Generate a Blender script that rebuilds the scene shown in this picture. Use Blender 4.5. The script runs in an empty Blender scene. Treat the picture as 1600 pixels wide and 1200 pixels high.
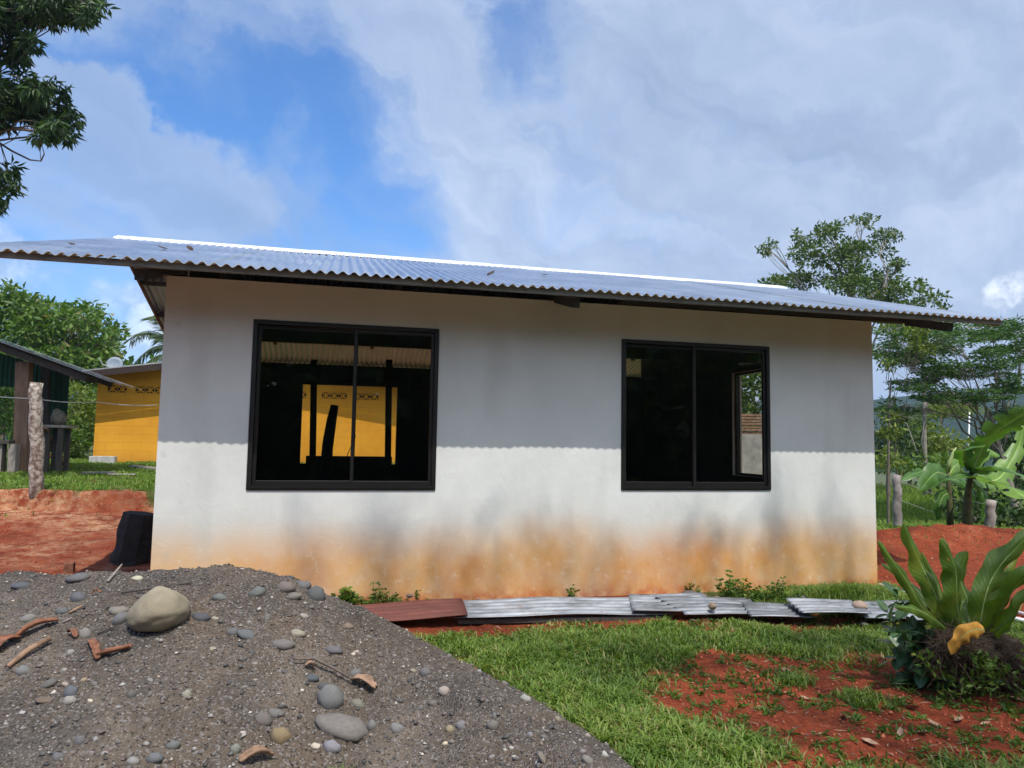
import bpy, math, random
import numpy as np
from mathutils import Vector, Matrix
from mathutils import noise as mn
rng = np.random.default_rng(7)
random.seed(7)
SC = bpy.context.scene
COL = SC.collection
R_ = math.radians

# ------------------------------------------------------------------ camera
FPX = 1116.0
CAM = np.array([0.0, -5.6993, 0.4025])
CF = np.array([0.2353, 0.9687, 0.0793]); CR = np.array([0.9713, -0.2373, 0.0168]); CU = np.array([-0.0351, -0.0730, 0.9967])
cd = bpy.data.cameras.new('camera'); cam = bpy.data.objects.new('camera', cd); COL.objects.link(cam)
cd.sensor_width = 36.0; cd.lens = FPX / 1600 * 36; cd.clip_end = 3000; cd.clip_start = 0.05
_r = Vector(CR).normalized(); _f = Vector(CF).normalized(); _u = _r.cross(_f)
cam.matrix_world = Matrix(((_r.x, _u.x, -_f.x, CAM[0]), (_r.y, _u.y, -_f.y, CAM[1]), (_r.z, _u.z, -_f.z, CAM[2]), (0, 0, 0, 1)))
SC.camera = cam

# ------------------------------------------------------------------ sky, sun, exposure
SC.view_settings.view_transform = 'Standard'; SC.view_settings.look = 'None'
SC.view_settings.gamma = 1; SC.view_settings.use_curve_mapping = False
SC.view_settings.exposure = 0.46
SUN_EL, SUN_AZ = R_(61.5), R_(3.0)          # sun behind the camera, a touch to the left
sl = bpy.data.lights.new('sun', 'SUN'); sl.energy = 3.2; sl.angle = R_(0.4); sl.color = (1.0, 0.955, 0.88)
sun = bpy.data.objects.new('sun', sl); COL.objects.link(sun)
sdir = Vector((-math.sin(SUN_AZ) * math.cos(SUN_EL), -math.cos(SUN_AZ) * math.cos(SUN_EL), math.sin(SUN_EL)))
sun.rotation_euler = sdir.to_track_quat('Z', 'Y').to_euler()
sun.location = (0, -20, 40)

def pixdir(u, v):
    d = CF + CR * (u - 800) / FPX - CU * (v - 600) / FPX
    return d / np.linalg.norm(d)
def atD(u, v, D):
    "world point seen at photo pixel u,v and D metres deep"
    return CAM + (CF + CR * (u - 800) / FPX - CU * (v - 600) / FPX) * D
def atY(u, v, y):
    d = pixdir(u, v); return CAM + d * (y - CAM[1]) / d[1]
def atZ(u, v, z):
    d = pixdir(u, v); return CAM + d * (z - CAM[2]) / d[2]

class NT:
    "tiny node-tree helper"
    def __init__(s, t): s.t = t; s.n = t.nodes; s.l = t.links
    def new(s, typ, **kw):
        n = s.n.new(typ)
        for k, v in kw.items(): setattr(n, k, v)
        return n
    def link(s, a, b): s.l.new(a, b)
    def set(s, sock, v):
        if hasattr(v, 'is_linked') or isinstance(v, bpy.types.NodeSocket): s.l.new(v, sock)
        else: sock.default_value = v
    def math(s, op, a, b=0.0, c=0.0, clamp=False):
        n = s.new('ShaderNodeMath', operation=op, use_clamp=clamp)
        s.set(n.inputs[0], a); s.set(n.inputs[1], b)
        if len(n.inputs) > 2: s.set(n.inputs[2], c)
        return n.outputs[0]
    def mix(s, f, a, b, mode='MIX'):
        n = s.new('ShaderNodeMix', data_type='RGBA', blend_type=mode)
        s.set(n.inputs[0], f)
        for i, v in ((6, a), (7, b)):
            if isinstance(v, tuple) and len(v) == 3: v = (*v, 1)
            s.set(n.inputs[i], v)
        return n.outputs[2]
    def noise(s, vec, scale, detail=4, rough=.55, dist=0.0, out='Fac'):
        n = s.new('ShaderNodeTexNoise'); n.inputs['Scale'].default_value = scale
        n.inputs['Detail'].default_value = detail; n.inputs['Roughness'].default_value = rough
        n.inputs['Distortion'].default_value = dist
        if vec is not None: s.l.new(vec, n.inputs['Vector'])
        return n.outputs[out]
    def ramp(s, f, stops, interp='LINEAR'):
        n = s.new('ShaderNodeValToRGB'); n.color_ramp.interpolation = interp
        e = n.color_ramp.elements
        while len(e) < len(stops): e.new(0.5)
        for q, (p, c) in zip(e, stops):
            q.position = p; q.color = (*c, 1) if len(c) == 3 else c
        s.l.new(f, n.inputs[0]); return n.outputs[0]
    def mrange(s, v, a, b, c=0.0, d=1.0, smooth=False):
        n = s.new('ShaderNodeMapRange'); n.clamp = True
        if smooth: n.interpolation_type = 'SMOOTHSTEP'
        s.set(n.inputs[0], v)
        for i, x in enumerate((a, b, c, d)): s.set(n.inputs[1 + i], x)
        return n.outputs[0]

w = bpy.data.worlds.new('World'); SC.world = w; w.use_nodes = True
t = NT(w.node_tree); t.n.clear()
sky = t.new('ShaderNodeTexSky'); sky.sky_type = 'NISHITA'; sky.sun_disc = False
sky.sun_elevation = SUN_EL; sky.sun_rotation = math.pi + SUN_AZ
sky.air_density = 1.0; sky.dust_density = 0.6; sky.ozone_density = 1.6
tc = t.new('ShaderNodeTexCoord'); D_ = tc.outputs['Generated']
sep = t.new('ShaderNodeSeparateXYZ'); t.link(D_, sep.inputs[0])
# flatten the direction onto a cloud deck
h = t.math('ADD', t.math('MAXIMUM', sep.outputs[2], 0.0), 0.16)
cx = t.math('DIVIDE', sep.outputs[0], h); cy = t.math('DIVIDE', sep.outputs[1], h)
cb = t.new('ShaderNodeCombineXYZ'); t.link(cx, cb.inputs[0]); t.link(cy, cb.inputs[1])
deck = cb.outputs[0]
mp = t.new('ShaderNodeMapping'); mp.inputs['Rotation'].default_value = (0, 0, R_(28)); mp.inputs['Scale'].default_value = (1.0, 1.7, 1)
t.link(deck, mp.inputs[0]); deck2 = mp.outputs[0]
warp = t.noise(D_, 2.3, 3, .5, out='Color')
wv = t.new('ShaderNodeVectorMath', operation='SUBTRACT'); t.link(warp, wv.inputs[0]); wv.inputs[1].default_value = (.5, .5, .5)
ws = t.new('ShaderNodeVectorMath', operation='SCALE'); t.link(wv.outputs[0], ws.inputs[0]); ws.inputs['Scale'].default_value = 0.26
dw = t.new('ShaderNodeVectorMath', operation='ADD'); t.link(D_, dw.inputs[0]); t.link(ws.outputs[0], dw.inputs[1])
wf = t.noise(D_, 7.5, 8, .6, out='Color')
wv2 = t.new('ShaderNodeVectorMath', operation='SUBTRACT'); t.link(wf, wv2.inputs[0]); wv2.inputs[1].default_value = (.5, .5, .5)
ws2 = t.new('ShaderNodeVectorMath', operation='SCALE'); t.link(wv2.outputs[0], ws2.inputs[0]); ws2.inputs['Scale'].default_value = 0.20
dw2 = t.new('ShaderNodeVectorMath', operation='ADD'); t.link(dw.outputs[0], dw2.inputs[0]); t.link(ws2.outputs[0], dw2.inputs[1])
dn = t.new('ShaderNodeVectorMath', operation='NORMALIZE'); t.link(dw2.outputs[0], dn.inputs[0])
def blob(u, v, rad, amp):
    "soft patch of cloud (amp>0) or clear sky (amp<0) towards one direction of the sky"
    n = t.new('ShaderNodeVectorMath', operation='DOT_PRODUCT'); t.link(dn.outputs[0], n.inputs[0])
    n.inputs[1].default_value = tuple(pixdir(u, v))
    r = rad / FPX
    return t.mrange(n.outputs['Value'], math.cos(r * 1.5), math.cos(r * .15), 0, amp, True)
# noise stretched along the drift of the clouds
st3 = t.new('ShaderNodeCombineXYZ')
for k_, (vec, sc) in enumerate(((CR * .86 - CU * .5, .9), (CR * .5 + CU * .86, 2.6), (CF, 1.3))):
    n = t.new('ShaderNodeVectorMath', operation='DOT_PRODUCT'); t.link(dn.outputs[0], n.inputs[0]); n.inputs[1].default_value = tuple(vec * sc); t.link(n.outputs['Value'], st3.inputs[k_])
drift = st3.outputs[0]
cov = t.math('ADD', t.mrange(sep.outputs[0], -.40, .22, 0, .64), 0.08)
for b in ((130, 150, 60, -.30), (220, 140, 60, -.30), (310, 170, 70, -.38), (400, 205, 75, -.42), (490, 245, 75, -.42), (580, 290, 70, -.42), (660, 325, 55, -.34), (835, 30, 75, -.50), (810, 90, 50, -.25), (560, 200, 60, -.30), (540, 385, 60, -.28), (430, 350, 40, -.22), (170, 455, 50, -.3), (100, 370, 40, -.15),
          (110, 60, 70, .40), (200, 60, 80, .38), (300, 60, 70, .22), (150, 182, 30, .8), (185, 195, 32, .9), (225, 210, 36, .9), (265, 228, 36, .75), (320, 250, 42, .40), (385, 270, 48, .40), (450, 285, 50, .36), (520, 310, 40, .25), (250, 290, 34, .3), (300, 335, 45, .36), (370, 325, 36, .34), (410, 345, 24, .3), (100, 265, 60, .30), (30, 335, 70, .28), (480, 100, 90, .15), (640, 80, 90, .30), (720, 180, 90, .22), (940, 60, 70, .2),
          (215, 520, 50, .8), (15, 440, 36, .55), (1572, 460, 26, .2)):
    cov = t.math('ADD', cov, blob(b[0], b[1], b[2] * 1.15, b[3] * .78))
n1 = t.noise(drift, 3.4, 12, .62, .5); n2 = t.noise(D_, 5.0, 10, .6, .2)
den = t.math('ADD', cov, t.math('ADD', t.math('MULTIPLY', t.math('SUBTRACT', n1, .5), 1.6), t.math('MULTIPLY', t.math('SUBTRACT', n2, .5), .35)))
cloud = t.mrange(den, -0.26, 0.78, 0, 1, True)
cloud = t.math('MULTIPLY', cloud, t.mrange(sep.outputs[0], -.38, .42, .64, .95, True))
cloud = t.math('MAXIMUM', cloud, t.math('ADD', blob(215, 520, 50, .8), blob(15, 440, 36, .7)))
n3 = t.noise(drift, 2.4, 12, .60, .7); n4 = t.noise(D_, 6.5, 12, .6, .4)
shade = t.math('ADD', t.math('MULTIPLY', n3, .75), t.math('MULTIPLY', n4, .30))
ccol = t.ramp(shade, [(.32, (3.2, 4.15, 6.0)), (.50, (4.35, 5.4, 7.4)), (.68, (6.2, 7.2, 9.0))])
white = t.math('ADD', blob(210, 515, 55, .9), t.math('ADD', blob(1572, 460, 24, .8), blob(15, 440, 40, .8)), clamp=True)
ccol = t.mix(t.math('MULTIPLY', white, t.mrange(t.noise(D_, 34.0, 8, .6, .3), .38, .56, 0, 1)), ccol, (11, 11.6, 12.6))
gam = t.mix(1.0, sky.outputs[0], (0.80, 1.38, 1.98), 'MULTIPLY')
# clouds glow towards the sun (forward scattering), boosted out of view to fill shade
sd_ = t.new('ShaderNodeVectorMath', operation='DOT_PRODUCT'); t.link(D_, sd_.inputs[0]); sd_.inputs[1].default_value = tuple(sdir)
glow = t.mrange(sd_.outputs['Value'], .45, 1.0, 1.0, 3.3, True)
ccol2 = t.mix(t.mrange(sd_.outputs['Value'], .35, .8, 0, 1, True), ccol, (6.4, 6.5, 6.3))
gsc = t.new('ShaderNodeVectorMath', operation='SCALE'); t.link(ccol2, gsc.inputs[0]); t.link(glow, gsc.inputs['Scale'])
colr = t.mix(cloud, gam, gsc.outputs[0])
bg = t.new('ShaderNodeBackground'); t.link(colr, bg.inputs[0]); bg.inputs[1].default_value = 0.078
out = t.new('ShaderNodeOutputWorld'); t.link(bg.outputs[0], out.inputs[0])

# ------------------------------------------------------------------ mesh helpers
def lk(o): COL.objects.link(o); return o
def mesh_np(name, V, F, mat, parent=None, attrs=None, smooth=False, loc=None):
    "V (n,3), F (m,3) or (m,4) arrays -> one mesh object"
    V = np.asarray(V, float); F = np.asarray(F, int)
    me = bpy.data.meshes.new(name)
    me.vertices.add(len(V)); me.vertices.foreach_set('co', V.ravel())
    k = F.shape[1]; me.loops.add(F.size); me.loops.foreach_set('vertex_index', F.ravel())
    me.polygons.add(len(F)); me.polygons.foreach_set('loop_start', np.arange(0, F.size, k)); me.polygons.foreach_set('loop_total', np.full(len(F), k))
    if smooth: me.polygons.foreach_set('use_smooth', np.ones(len(F), bool))
    me.update(calc_edges=True)
    for a, vals in (attrs or {}).items():
        at = me.attributes.new(a, 'FLOAT', 'POINT'); at.data.foreach_set('value', np.asarray(vals, float))
    if mat: me.materials.append(mat)
    o = lk(bpy.data.objects.new(name, me))
    if parent: o.parent = parent
    if loc is not None: o.location = loc
    return o
class MB:
    "collects boxes, tubes and sheets for one part"
    def __init__(s): s.v = []; s.f = []
    def add(s, V, F):
        b = len(s.v); s.v += [tuple(map(float, p)) for p in V]; s.f += [tuple(b + i for i in f) for f in F]; return s
    def box(s, x0, x1, y0, y1, z0, z1):
        V = [(x, y, z) for z in (z0, z1) for y in (y0, y1) for x in (x0, x1)]
        return s.add(V, [(0, 2, 3, 1), (4, 5, 7, 6), (0, 1, 5, 4), (2, 6, 7, 3), (0, 4, 6, 2), (1, 3, 7, 5)])
    def beam(s, a, b, w, h, up=(0, 0, 1), jit=0):
        a = Vector(a); b = Vector(b); d = (b - a).normalized(); u = Vector(up)
        sd = d.cross(u)
        if sd.length < 1e-4: sd = Vector((1, 0, 0))
        sd.normalize(); u = sd.cross(d)
        V = []
        for p in (a, b):
            for q, r in ((-1, -1), (1, -1), (1, 1), (-1, 1)):
                V.append(p + sd * w / 2 * q * (1 + random.uniform(-jit, jit)) + u * h / 2 * r * (1 + random.uniform(-jit, jit)))
        return s.add(V, [(0, 1, 2, 3), (7, 6, 5, 4), (0, 4, 5, 1), (1, 5, 6, 2), (2, 6, 7, 3), (3, 7, 4, 0)])
    def tube(s, pts, rad, n=6, cap=True, rough=0.0):
        pts = [Vector(p) for p in pts]
        if not hasattr(rad, '__len__'): rad = [rad] * len(pts)
        V = []; F = []; ref = Vector((0.31, 0.2, 0.93))
        for i, p in enumerate(pts):
            d = (pts[min(i + 1, len(pts) - 1)] - pts[max(i - 1, 0)])
            d = d.normalized() if d.length > 1e-9 else Vector((0, 0, 1))
            if abs(d.dot(ref)) > .96: rr = Vector((1, 0, 0))
            else: rr = ref
            a = d.cross(rr).normalized(); b = d.cross(a)
            for k in range(n):
                an = 2 * math.pi * k / n; r = rad[i] * (1 + random.uniform(-rough, rough))
                V.append(p + a * r * math.cos(an) + b * r * math.sin(an))
        for i in range(len(pts) - 1):
            for k in range(n):
                k2 = (k + 1) % n; F.append((i * n + k, i * n + k2, (i + 1) * n + k2, (i + 1) * n + k))
        if cap: F.append(tuple(range(n))[::-1]); F.append(tuple((len(pts) - 1) * n + k for k in range(n)))
        return s.add(V, F)
    def build(s, name, mat, parent=None, origin=None, smooth=False, label=None, bevel=0):
        me = bpy.data.meshes.new(name); V = s.v
        if origin is not None: V = [(p[0] - origin[0], p[1] - origin[1], p[2] - origin[2]) for p in V]
        me.from_pydata(V, [], s.f); me.materials.append(mat)
        if smooth: me.polygons.foreach_set('use_smooth', np.ones(len(s.f), bool))
        me.update()
        o = lk(bpy.data.objects.new(name, me))
        if parent: o.parent = parent
        if label: o['label'] = label
        if bevel:
            m = o.modifiers.new('bevel', 'BEVEL'); m.width = bevel; m.segments = 2; m.limit_method = 'ANGLE'
        return o
def tag(o, label, cat, group=None, kind=None):
    o['label'] = label; o['category'] = cat
    if group: o['group'] = group
    if kind: o['kind'] = kind
    return o
def thing(name, label, cat, loc, group=None):
    o = lk(bpy.data.objects.new(name, None)); o.location = loc; o.empty_display_size = .1
    return tag(o, label, cat, group)
def struct(o, kind='structure'): o['kind'] = kind; return o
def sstep(a, b, x):
    k = np.clip((np.asarray(x, float) - a) / (b - a), 0, 1); return k * k * (3 - 2 * k)
# cheap tileless value noise in numpy
_T = np.random.default_rng(3).random((256, 256))
def vn(x, y, s=1.0, o=0):
    x = np.asarray(x, float) * s + 37.2 + o * 17.7; y = np.asarray(y, float) * s + 11.9 + o * 5.3
    xi = np.floor(x).astype(int); yi = np.floor(y).astype(int); fx = x - xi; fy = y - yi
    fx = fx * fx * (3 - 2 * fx); fy = fy * fy * (3 - 2 * fy)
    g = lambda a, b: _T[a & 255, b & 255]
    return (g(xi, yi) * (1 - fx) + g(xi + 1, yi) * fx) * (1 - fy) + (g(xi, yi + 1) * (1 - fx) + g(xi + 1, yi + 1) * fx) * fy
def fbm(x, y, s=1.0, o=0, n=4):
    r = 0; a = .5
    for i in range(n): r = r + a * vn(x, y, s * 2 ** i, o + i); a *= .5
    return r / (1 - .5 ** n)

# ------------------------------------------------------------------ materials
def mat(name, fn):
    m = bpy.data.materials.new(name); m.use_nodes = True; t = NT(m.node_tree)
    p = t.n['Principled BSDF']; t.out = t.n['Material Output']; t.tc = t.new('ShaderNodeTexCoord'); t.p = p
    t.geo = t.new('ShaderNodeNewGeometry'); t.pos = t.geo.outputs['Position']
    fn(t, p); return m
def bump(t, hgt, strength=.3, dist=.01):
    b = t.new('ShaderNodeBump'); b.inputs['Strength'].default_value = strength; b.inputs['Distance'].default_value = dist
    t.link(hgt, b.inputs['Height']); t.link(b.outputs[0], t.p.inputs['Normal'])
def simple(name, c, rough=.7, metal=0.0, var=.25, scale=12, bmp=.15, spec=.4, bd=.004, obj=False):
    def f(t, p):
        vec = t.tc.outputs['Object'] if obj else t.pos
        n = t.noise(vec, scale, 6, .6)
        lo = tuple(x * (1 - var) for x in c); hi = tuple(min(1, x * (1 + var)) for x in c)
        t.link(t.ramp(n, [(.3, lo), (.7, hi)]), p.inputs['Base Color'])
        p.inputs['Roughness'].default_value = rough; p.inputs['Metallic'].default_value = metal
        p.inputs['Specular IOR Level'].default_value = spec
        if bmp: bump(t, t.noise(vec, scale * 5, 5, .6), bmp, bd)
    return mat(name, f)
def leafmat(name, dark, mid, light, trans=.35, gloss=.35, tip=None):
    def f(t, p):
        a = t.new('ShaderNodeAttribute', attribute_name='rnd')
        st = [(0, dark), (.5, mid), (1, light)]
        if tip: st = [(0, dark), (.48, mid), (.93, light), (.97, tip)]
        c = t.ramp(a.outputs['Fac'], st)
        c = t.mix(t.math('MULTIPLY', t.noise(t.pos, 1.3, 3), .5), c, tuple(x * .6 for x in mid))
        t.link(c, p.inputs['Base Color']); p.inputs['Roughness'].default_value = .5; p.inputs['Specular IOR Level'].default_value = gloss
        tr = t.new('ShaderNodeBsdfTranslucent'); t.link(t.mix(1.0, c, (1.5, 1.6, .6), 'MULTIPLY'), tr.inputs[0])
        mx = t.new('ShaderNodeMixShader'); mx.inputs[0].default_value = trans
        t.link(p.outputs[0], mx.inputs[1]); t.link(tr.outputs[0], mx.inputs[2]); t.link(mx.outputs[0], t.out.inputs[0])
    return mat(name, f)

M = {}
def _plaster(t, p):
    s = t.new('ShaderNodeSeparateXYZ'); t.link(t.pos, s.inputs[0]); X, Y, Z = s.outputs
    mpn = t.new('ShaderNodeMapping'); mpn.inputs['Scale'].default_value = (1, 1, .6); t.link(t.pos, mpn.inputs[0])
    base = t.ramp(t.noise(t.pos, 1.6, 6, .55), [(.3, (.60, .615, .59)), (.7, (.70, .71, .685))])
    # grey vertical streaks with ragged tops
    sv = t.new('ShaderNodeCombineXYZ'); t.link(X, sv.inputs[0]); t.link(t.math('MULTIPLY', Z, .22), sv.inputs[2])
    st = t.noise(sv.outputs[0], 2.6, 4, .5)
    # red splash from the ground: height of the band varies along the wall
    line = t.math('ADD', t.math('MULTIPLY', t.noise(sv.outputs[0], .9, 3, .5), .50), t.mrange(X, -1.3, 1.2, -.62, -.60))
    band = t.mrange(t.math('SUBTRACT', line, Z), -.18, .26, 0, 1, True)
    lowb = t.mrange(t.math('SUBTRACT', line, Z), -.36, .05, 0, 1, True)
    c = t.mix(t.math('MULTIPLY', lowb, .55), base, (.60, .55, .47))
    og = t.ramp(t.noise(mpn.outputs[0], 1.9, 6, .58), [(.28, (.66, .44, .22)), (.50, (.64, .34, .12)), (.70, (.55, .22, .055))])
    pal = t.mrange(X, -1.3, 1.2, .55, 0.0)
    og = t.mix(pal, og, (.70, .47, .25))
    c = t.mix(t.math('MULTIPLY', band, t.mrange(t.noise(t.pos, 5, 5, .6), .2, .6, .70, 1.0)), c, og)
    foot = t.mrange(Z, -.87, -.74, 1, 0, True)
    c = t.mix(t.math('MULTIPLY', foot, t.mrange(t.noise(t.pos, 9, 5), .4, .6)), c, (.50, .17, .06))
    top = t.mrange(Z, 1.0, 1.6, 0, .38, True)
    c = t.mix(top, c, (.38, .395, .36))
    c = t.mix(t.math('MULTIPLY', t.mrange(st, .54, .72), .22), c, (.34, .33, .30))
    c = t.mix(t.math('MULTIPLY', t.mrange(t.noise(t.pos, 38, 4, .7), .60, .70), t.mrange(Z, -.35, -.80, 0, .55)), c, (.42, .13, .045))
    c = t.mix(t.math('MULTIPLY', t.mrange(t.noise(t.pos, 11, 6, .7), .56, .66), t.mrange(Z, .1, -.6, .0, .30)), c, (.74, .66, .52))
    # patchy hand smears near the left corner
    sm = t.math('MULTIPLY', t.mrange(t.noise(t.pos, 7, 6, .65), .58, .70), t.mrange(X, -1.25, -.8, .35, 0))
    c = t.mix(sm, c, (.36, .37, .33))
    t.link(c, p.inputs['Base Color']); p.inputs['Roughness'].default_value = .85; p.inputs['Specular IOR Level'].default_value = .25
    hh = t.math('ADD', t.math('MULTIPLY', t.noise(mpn.outputs[0], 7, 6, .6, .8), 1.2), t.math('MULTIPLY', t.noise(t.pos, 3, 4), 1.5))
    hh = t.math('ADD', hh, t.math('MULTIPLY', t.noise(t.pos, 60, 5, .6), .25))
    bump(t, hh, .35, .01)
M['plaster'] = mat('plaster', _plaster)
M['block'] = simple('shade_dark_block', (.045, .045, .043), .95, var=.25, scale=5)  # far darker than raw block: interior shade is painted into the colour
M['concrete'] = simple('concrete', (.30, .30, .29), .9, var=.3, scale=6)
def _zinc(t, p):
    n = t.noise(t.pos, 2.2, 6, .6)
    c = t.ramp(n, [(.3, (.36, .42, .52)), (.7, (.50, .56, .66))])
    r = t.mrange(t.noise(t.pos, 3.3, 7, .65), .62, .76)
    c = t.mix(t.math('MULTIPLY', r, .5), c, (.36, .25, .18))
    t.link(c, p.inputs['Base Color']); p.inputs['Metallic'].default_value = .9
    t.link(t.mrange(n, .3, .7, .30, .46), p.inputs['Roughness'])
    bump(t, t.noise(t.pos, 6, 4), .08, .01)
M['zinc'] = mat('zinc_roofing', _zinc)
def _zu(t, p):
    n = t.noise(t.pos, 2.2, 6, .6); t.link(t.ramp(n, [(.3, (.74, .69, .56)), (.7, (.82, .78, .64))]), p.inputs['Base Color']); p.inputs['Metallic'].default_value = .0; p.inputs['Roughness'].default_value = .5
M['zinc_bounce'] = mat('zinc_bounce_painted', _zu)  # cream tone: bounce light from the ground painted into the underside
M['ridge'] = simple('ridge_sheet', (.74, .75, .77), .45, 0.0, var=.05, scale=4, bmp=.05, spec=.6)
M['steel'] = simple('painted_steel', (.17, .18, .175), .55, .1, var=.3, scale=9)
M['steel_dark'] = simple('black_steel', (.035, .037, .04), .6, .0, var=.3, scale=9)
M['bronze'] = simple('bronze_aluminium', (.009, .008, .008), .42, .1, var=.1, scale=10, bmp=.02, spec=.5)
def _glass(t, p):
    t.n.remove(p)
    tr = t.new('ShaderNodeBsdfTransparent'); tr.inputs[0].default_value = (.90, .88, .84, 1)
    gl = t.new('ShaderNodeBsdfGlossy'); gl.inputs['Roughness'].default_value = .02; gl.inputs[0].default_value = (.9, .93, 1, 1)
    fr = t.new('ShaderNodeFresnel'); fr.inputs[0].default_value = 1.45
    mx = t.new('ShaderNodeMixShader'); t.link(fr.outputs[0], mx.inputs[0]); t.link(tr.outputs[0], mx.inputs[1]); t.link(gl.outputs[0], mx.inputs[2])
    t.link(mx.outputs[0], t.out.inputs[0])
M['glass'] = mat('tinted_glass', _glass)
def _ground(t, p):
    a = t.new('ShaderNodeAttribute', attribute_name='grass'); g = a.outputs['Fac']
    a2 = t.new('ShaderNodeAttribute', attribute_name='litter'); lt = a2.outputs['Fac']
    soil = t.ramp(t.noise(t.pos, 2.6, 8, .62), [(.28, (.12, .024, .012)), (.46, (.23, .046, .018)), (.60, (.29, .064, .026)), (.74, (.38, .12, .06))])
    fine = t.noise(t.pos, 38, 8, .72)
    soil = t.mix(t.mrange(fine, .38, .56, .65, 0), soil, (.095, .022, .012))
    soil = t.mix(t.math('MULTIPLY', t.mrange(fine, .60, .72), .5), soil, (.52, .27, .17))
    straw = t.ramp(t.noise(t.pos, 14, 8, .7), [(.40, (.42, .16, .08)), (.6, (.52, .34, .20))])
    soil = t.mix(t.math('MULTIPLY', lt, t.mrange(t.noise(t.pos, 5, 8, .7), .40, .58)), soil, straw)
    gr = t.ramp(t.noise(t.pos, 3.2, 8, .65), [(.3, (.035, .048, .016)), (.5, (.075, .095, .025)), (.62, (.12, .10, .04)), (.75, (.16, .075, .035))])
    gn = t.math('ADD', g, t.math('MULTIPLY', t.math('SUBTRACT', t.noise(t.pos, 6, 6, .65), .5), .8))
    c = t.mix(t.mrange(gn, .42, .62), soil, gr)
    t.link(c, p.inputs['Base Color']); p.inputs['Roughness'].default_value = .95; p.inputs['Specular IOR Level'].default_value = .15
    hh = t.math('ADD', t.noise(t.pos, 9, 7, .65), t.math('MULTIPLY', t.noise(t.pos, 60, 6, .7), .35))
    bump(t, hh, 1.0, .045)
M['ground'] = mat('red_soil_and_turf', _ground)
def _sand(t, p):
    n = t.noise(t.pos, 2.4, 6, .6)
    c = t.ramp(n, [(.3, (.080, .061, .045)), (.52, (.132, .104, .080)), (.74, (.20, .162, .128))])
    sx_ = t.new('ShaderNodeSeparateXYZ'); t.link(t.pos, sx_.inputs[0])
    c = t.mix(t.math('MULTIPLY', t.mrange(sx_.outputs[2], -.62, -.36, 0, .55), t.mrange(t.noise(t.pos, 4, 6, .6), .3, .6, .4, 1)), c, (.060, .056, .056))
    c = t.mix(t.mrange(t.noise(t.pos, 1.9, 5, .6), .50, .66, 0, .65), c, (.155, .110, .075))
    c = t.mix(t.mrange(t.noise(t.pos, 1.2, 6, .6, .5), .52, .64, 0, .60), c, (.060, .053, .048))
    vo = t.new('ShaderNodeTexVoronoi'); vo.inputs['Scale'].default_value = 120; t.link(t.pos, vo.inputs['Vector'])
    vc = t.new('ShaderNodeSeparateColor'); t.link(vo.outputs['Color'], vc.inputs[0])
    c = t.mix(t.mrange(vc.outputs[0], .78, .95, 0, .7), c, (.27, .25, .24))
    c = t.mix(t.mrange(vc.outputs[1], .80, .95, 0, .75), c, (.022, .020, .020))
    c = t.mix(t.mrange(vc.outputs[2], .9, .98, 0, .5), c, (.20, .13, .09))
    t.link(c, p.inputs['Base Color']); p.inputs['Roughness'].default_value = .9; p.inputs['Specular IOR Level'].default_value = .3
    hh = t.math('ADD', t.math('MULTIPLY', vo.outputs['Distance'], -1.0), t.math('MULTIPLY', t.noise(t.pos, 30, 6, .7), 1.6))
    bump(t, hh, .9, .012)
M['sand'] = mat('river_sand', _sand)
def _stone(t, p):
    oi = t.new('ShaderNodeObjectInfo')
    c = t.ramp(oi.outputs['Random'], [(0, (.095, .094, .092)), (.3, (.145, .14, .135)), (.55, (.18, .16, .145)), (.75, (.12, .122, .12)), (.9, (.30, .28, .25)), (1, (.36, .30, .22))])
    n = t.noise(t.tc.outputs['Object'], 5, 6, .6)
    c = t.mix(t.mrange(n, .35, .7, .0, .5), c, (.085, .070, .056))
    a = t.mix(1.0, c, oi.outputs['Color'], 'MULTIPLY')
    t.link(a, p.inputs['Base Color']); p.inputs['Roughness'].default_value = .75; p.inputs['Specular IOR Level'].default_value = .35
    bump(t, t.noise(t.tc.outputs['Object'], 22, 5, .6), .35, .01)
M['stone'] = mat('river_stone', _stone)
def _gravel(t, p):
    a = t.new('ShaderNodeAttribute', attribute_name='rnd')
    c = t.ramp(a.outputs['Fac'], [(0, (.035, .035, .037)), (.35, (.10, .095, .092)), (.6, (.15, .13, .12)), (.8, (.12, .085, .075)), (.9, (.30, .28, .26)), (1, (.48, .45, .40))])
    t.link(c, p.inputs['Base Color']); p.inputs['Roughness'].default_value = .8
M['gravel'] = mat('gravel', _gravel)
M['boulder'] = simple('boulder', (.24, .205, .145), .85, var=.28, scale=6, bmp=.4, bd=.01)
M['bark_red'] = simple('red_bark', (.19, .080, .045), .9, var=.65, scale=18, bmp=.4)
M['bark_tan'] = simple('tan_bark', (.27, .165, .11), .9, var=.5, scale=18, bmp=.3)
M['twig'] = simple('grey_twig', (.13, .10, .085), .85, var=.4, scale=30)
M['trunk'] = simple('tree_bark', (.16, .13, .10), .9, var=.35, scale=8, bmp=.5, bd=.02)
M['trunk_pale'] = simple('pale_bark', (.26, .23, .19), .9, var=.3, scale=6, bmp=.4, bd=.02)
def _lichen(t, p):
    n = t.noise(t.pos, 16, 7, .7)
    c = t.ramp(n, [(.36, (.10, .07, .055)), (.48, (.22, .17, .14)), (.56, (.42, .39, .34)), (.72, (.55, .52, .46))])
    t.link(c, p.inputs['Base Color']); p.inputs['Roughness'].default_value = .9; bump(t, n, .6, .01)
M['lichen'] = mat('lichened_post', _lichen)
M['postgrey'] = simple('weathered_post', (.30, .26, .25), .9, var=.35, scale=14, bmp=.5)
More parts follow.
